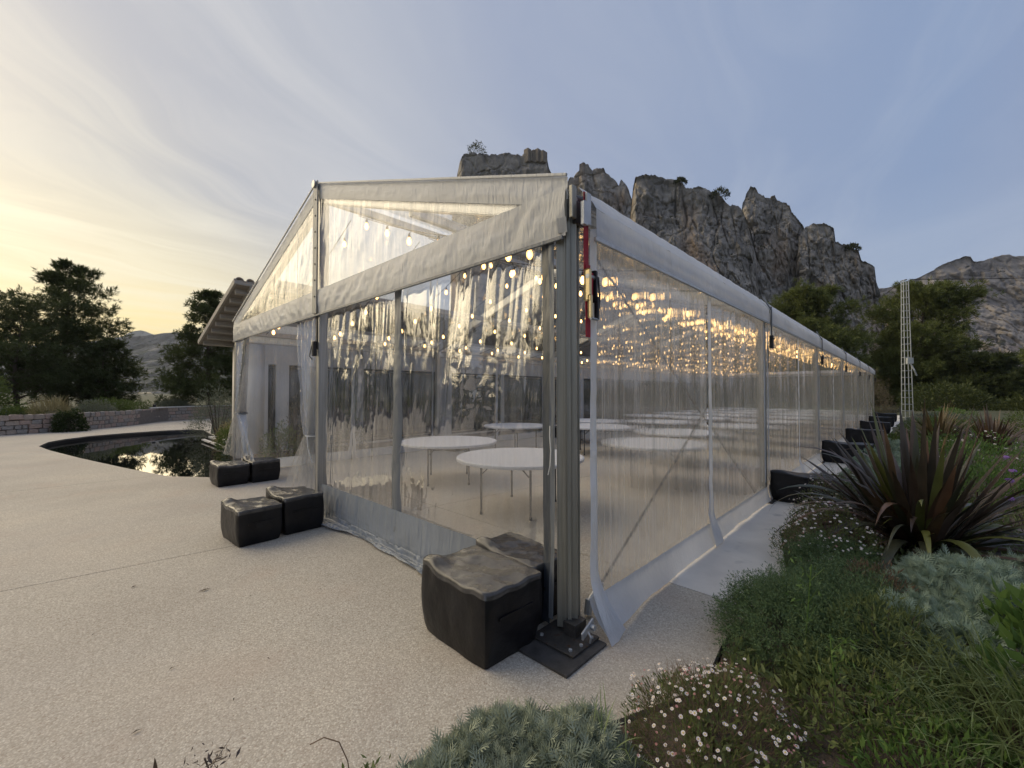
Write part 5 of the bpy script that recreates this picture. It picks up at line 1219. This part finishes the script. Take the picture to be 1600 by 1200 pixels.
o = empty('seed_stalk', (-1.52, .06, -.05), 0, 'bent dry grass stalk left of the wormwood', 'grass stalk')
MB().tube([(0, 0, 0), (-.01, .02, .12), (-.03, .06, .19), (-.07, .12, .20), (-.11, .17, .165)], .0025, 5).build('stalk', drystem, o)
V, F = blade(1.8, 1.45, .12, .018, .1); o = empty('young_flax', (-2.10, .63, -.01), 0, 'reddish young leaf tip at the very bottom left', 'plant'); ob('leaf', mesh_np('leaf', V, F, True), flax[1], o)
# verbena with purple heads
vb = empty('verbena', (4.4, -2.65, .1), 0, 'purple verbena flowers on thin stems at the right edge', 'verbena')
r_ = np.random.default_rng(5)
for k in range(16):
    x, y, z = r_.uniform(-.9, .5), r_.uniform(-.5, .35), r_.uniform(.45, .95)
    MB().tube([Vector((x*.4, y*.4, 0)), Vector((x*.8, y*.8, z*.6)), Vector((x, y, z))], .003, 5).build('stem', drystem, vb)
    n = 40; d = rand_dirs(n, .8, r_); PV, PF = petal_flower(5, .008); V, F = scatter(PV, PF, frames(d, r_.uniform(0, 6, n), np.ones(n))[:, :, [1, 2, 0]], d*np.array([.03, .03, .018])); ob('flower_head', mesh_np('flower_head', V, F), purple, vb, (x, y, z))
# farther along the bed
far_pl = [(5.2, -1.3, .55, .6, silver2, ARTs, 700, 'pale blue green mound beside the second ballast weight'), (6.6, -1.35, .6, .55, silver2, ARTs, 700, 'blue green mound farther along the path'), (8.2, -1.3, .7, .5, silver2, ARTs, 700, 'grey green mound by the third ballast weight'),
          (6.2, -2.3, .9, .7, fresh, None, 3600, 'bright green shrub behind the large flax'), (9.0, -2.5, 1.2, .8, fresh, None, 4200, 'wide bright green shrub in the middle of the bed'), (11.2, -2.0, 1.0, .6, bushy, None, 2600, 'green shrub in front of the yellow green flax'),
          (8.5, -4.2, 1.2, .6, dgreen, None, 3600, 'dark leaved shrub at the right behind the verbena'), (12, -4.8, 1.4, .7, olive_m, None, 3000, 'grey green shrub at the right edge, mid distance'), (16, -2.6, 1.3, .7, bushy, None, 2600, 'green shrub beyond the flax plants'), (16.5, -5.2, 1.5, .8, olive_m, None, 2600, 'grey shrub at the right edge under the pines'),
          (20, -2.4, 1.4, .6, bushy, None, 2200, 'green shrub far along the bed by the tent'), (21, -5.5, 1.7, .8, bushy, None, 2400, 'green shrub far along the bed at right'), (25, -2.6, 1.6, .7, olive_m, None, 2000, 'grey green shrub near the mast'), (27, -6, 2, .9, bushy, None, 2200, 'green shrub right of the mast foot'), (30, -3.2, 1.4, .7, fresh, None, 2000, 'light green shrub at the mast foot'), (15, -8, 2.2, .9, bushy, None, 3000, 'broad shrub at the far right of the bed'), (22, -10, 2.5, 1.0, dgreen, None, 2800, 'dark broad shrub at far right'), (10.5, -1.35, .55, .45, silver2, ARTs, 500, 'small blue green mound by the path'), (13, -1.4, .6, .45, bushy, None, 1300, 'small green mound by the fourth ballast weight')]
for k, (x, y, rr, hh, mm, tm_, n, lab) in enumerate(far_pl):
    s_ = plant('shrub', x, y, .05, rr, rr*.8, hh, n, tm_, mm, lab, 260+k, 'shrub', 'shrubs along the planting bed', l=.06 if x < 12 else .10, w_=.02 if x < 12 else .035)
    if k in (7, 9, 4): daisies(s_, 140, rr, rr*.8, hh, 300+k, 2.2 if k != 4 else 1.3, .0)
# mixed low ground cover over the soil
def cover():
    r = np.random.default_rng(400); n = 26000
    x = -2.2+(r.uniform(0, 1, n)**1.7)*13; y = -.9-r.uniform(0, 1, n)**1.2*(1+.35*(x+2.2)); z = .06+.09*np.clip((-.8-y), 0, 1)+r.uniform(0, .07, n)
    keep = (fbm(np.stack([x*1.4, y*1.4, x*0], -1), 3, 7) > -.28); keep &= ~((x < -1.5) & (y < -1.1))
    C = np.stack([x, y, z], -1)[keep]; n = len(C); TV, TF = leafT(.045, .012, .004)
    V, F = scatter(TV, TF, frames(rand_dirs(n, .7, r), r.uniform(0, 6, n), r.uniform(.5, 1.6, n)*(1+.09*(C[:, 0]+2))), C)
    tag(ob('ground_cover', mesh_np('ground_cover', V, F), dgreen), kind='stuff')
cover()
# dry leaves and twigs blown on the paving
dl = mat('dry_leaf_brown', (.05, .035, .025), .8)
for k, (x, y, a, l) in enumerate([(-1.95, 1.52, .4, .04), (-2.15, 1.05, .2, .045), (-1.75, .95, 1.2, .03), (-2.25, 2.35, .9, .03), (-1.62, 2.6, .1, .09), (-1.35, 2.2, .7, .03), (-2.0, 3.1, .5, .05), (-1.1, 1.5, .3, .03), (.9, -.45, .8, .02), (-.9, 1.9, 2, .03), (-3.1, 4.6, .5, .05), (-1.5, 1.2, 1.9, .03)]):
    V, F = leafT(l, l*.25, .006); o = ob('dry_leaf', mesh_np('dry_leaf', V, F), dl, None, (x, y, .006), (0, 0, a)); tag(o, 'small dark dry leaf lying on the paving', 'leaf', 'dry leaves on the paving')

# evening haze between here and the far mountains
hzm = bpy.data.materials.new('evening_haze'); hzm.use_nodes = True; t = hzm.node_tree; t.nodes.clear()
pv = N(t, 'ShaderNodeVolumePrincipled', i_Density=.00012, i_Anisotropy=.2); pv.inputs['Color'].default_value = (.80, .88, 1.0, 1)
o_ = N(t, 'ShaderNodeOutputMaterial'); L(t, pv.outputs[0], o_.inputs[1])
o = MB().box((0, 0, 220), (12400, 12400, 460)).build('haze', hzm); o['kind'] = 'stuff'
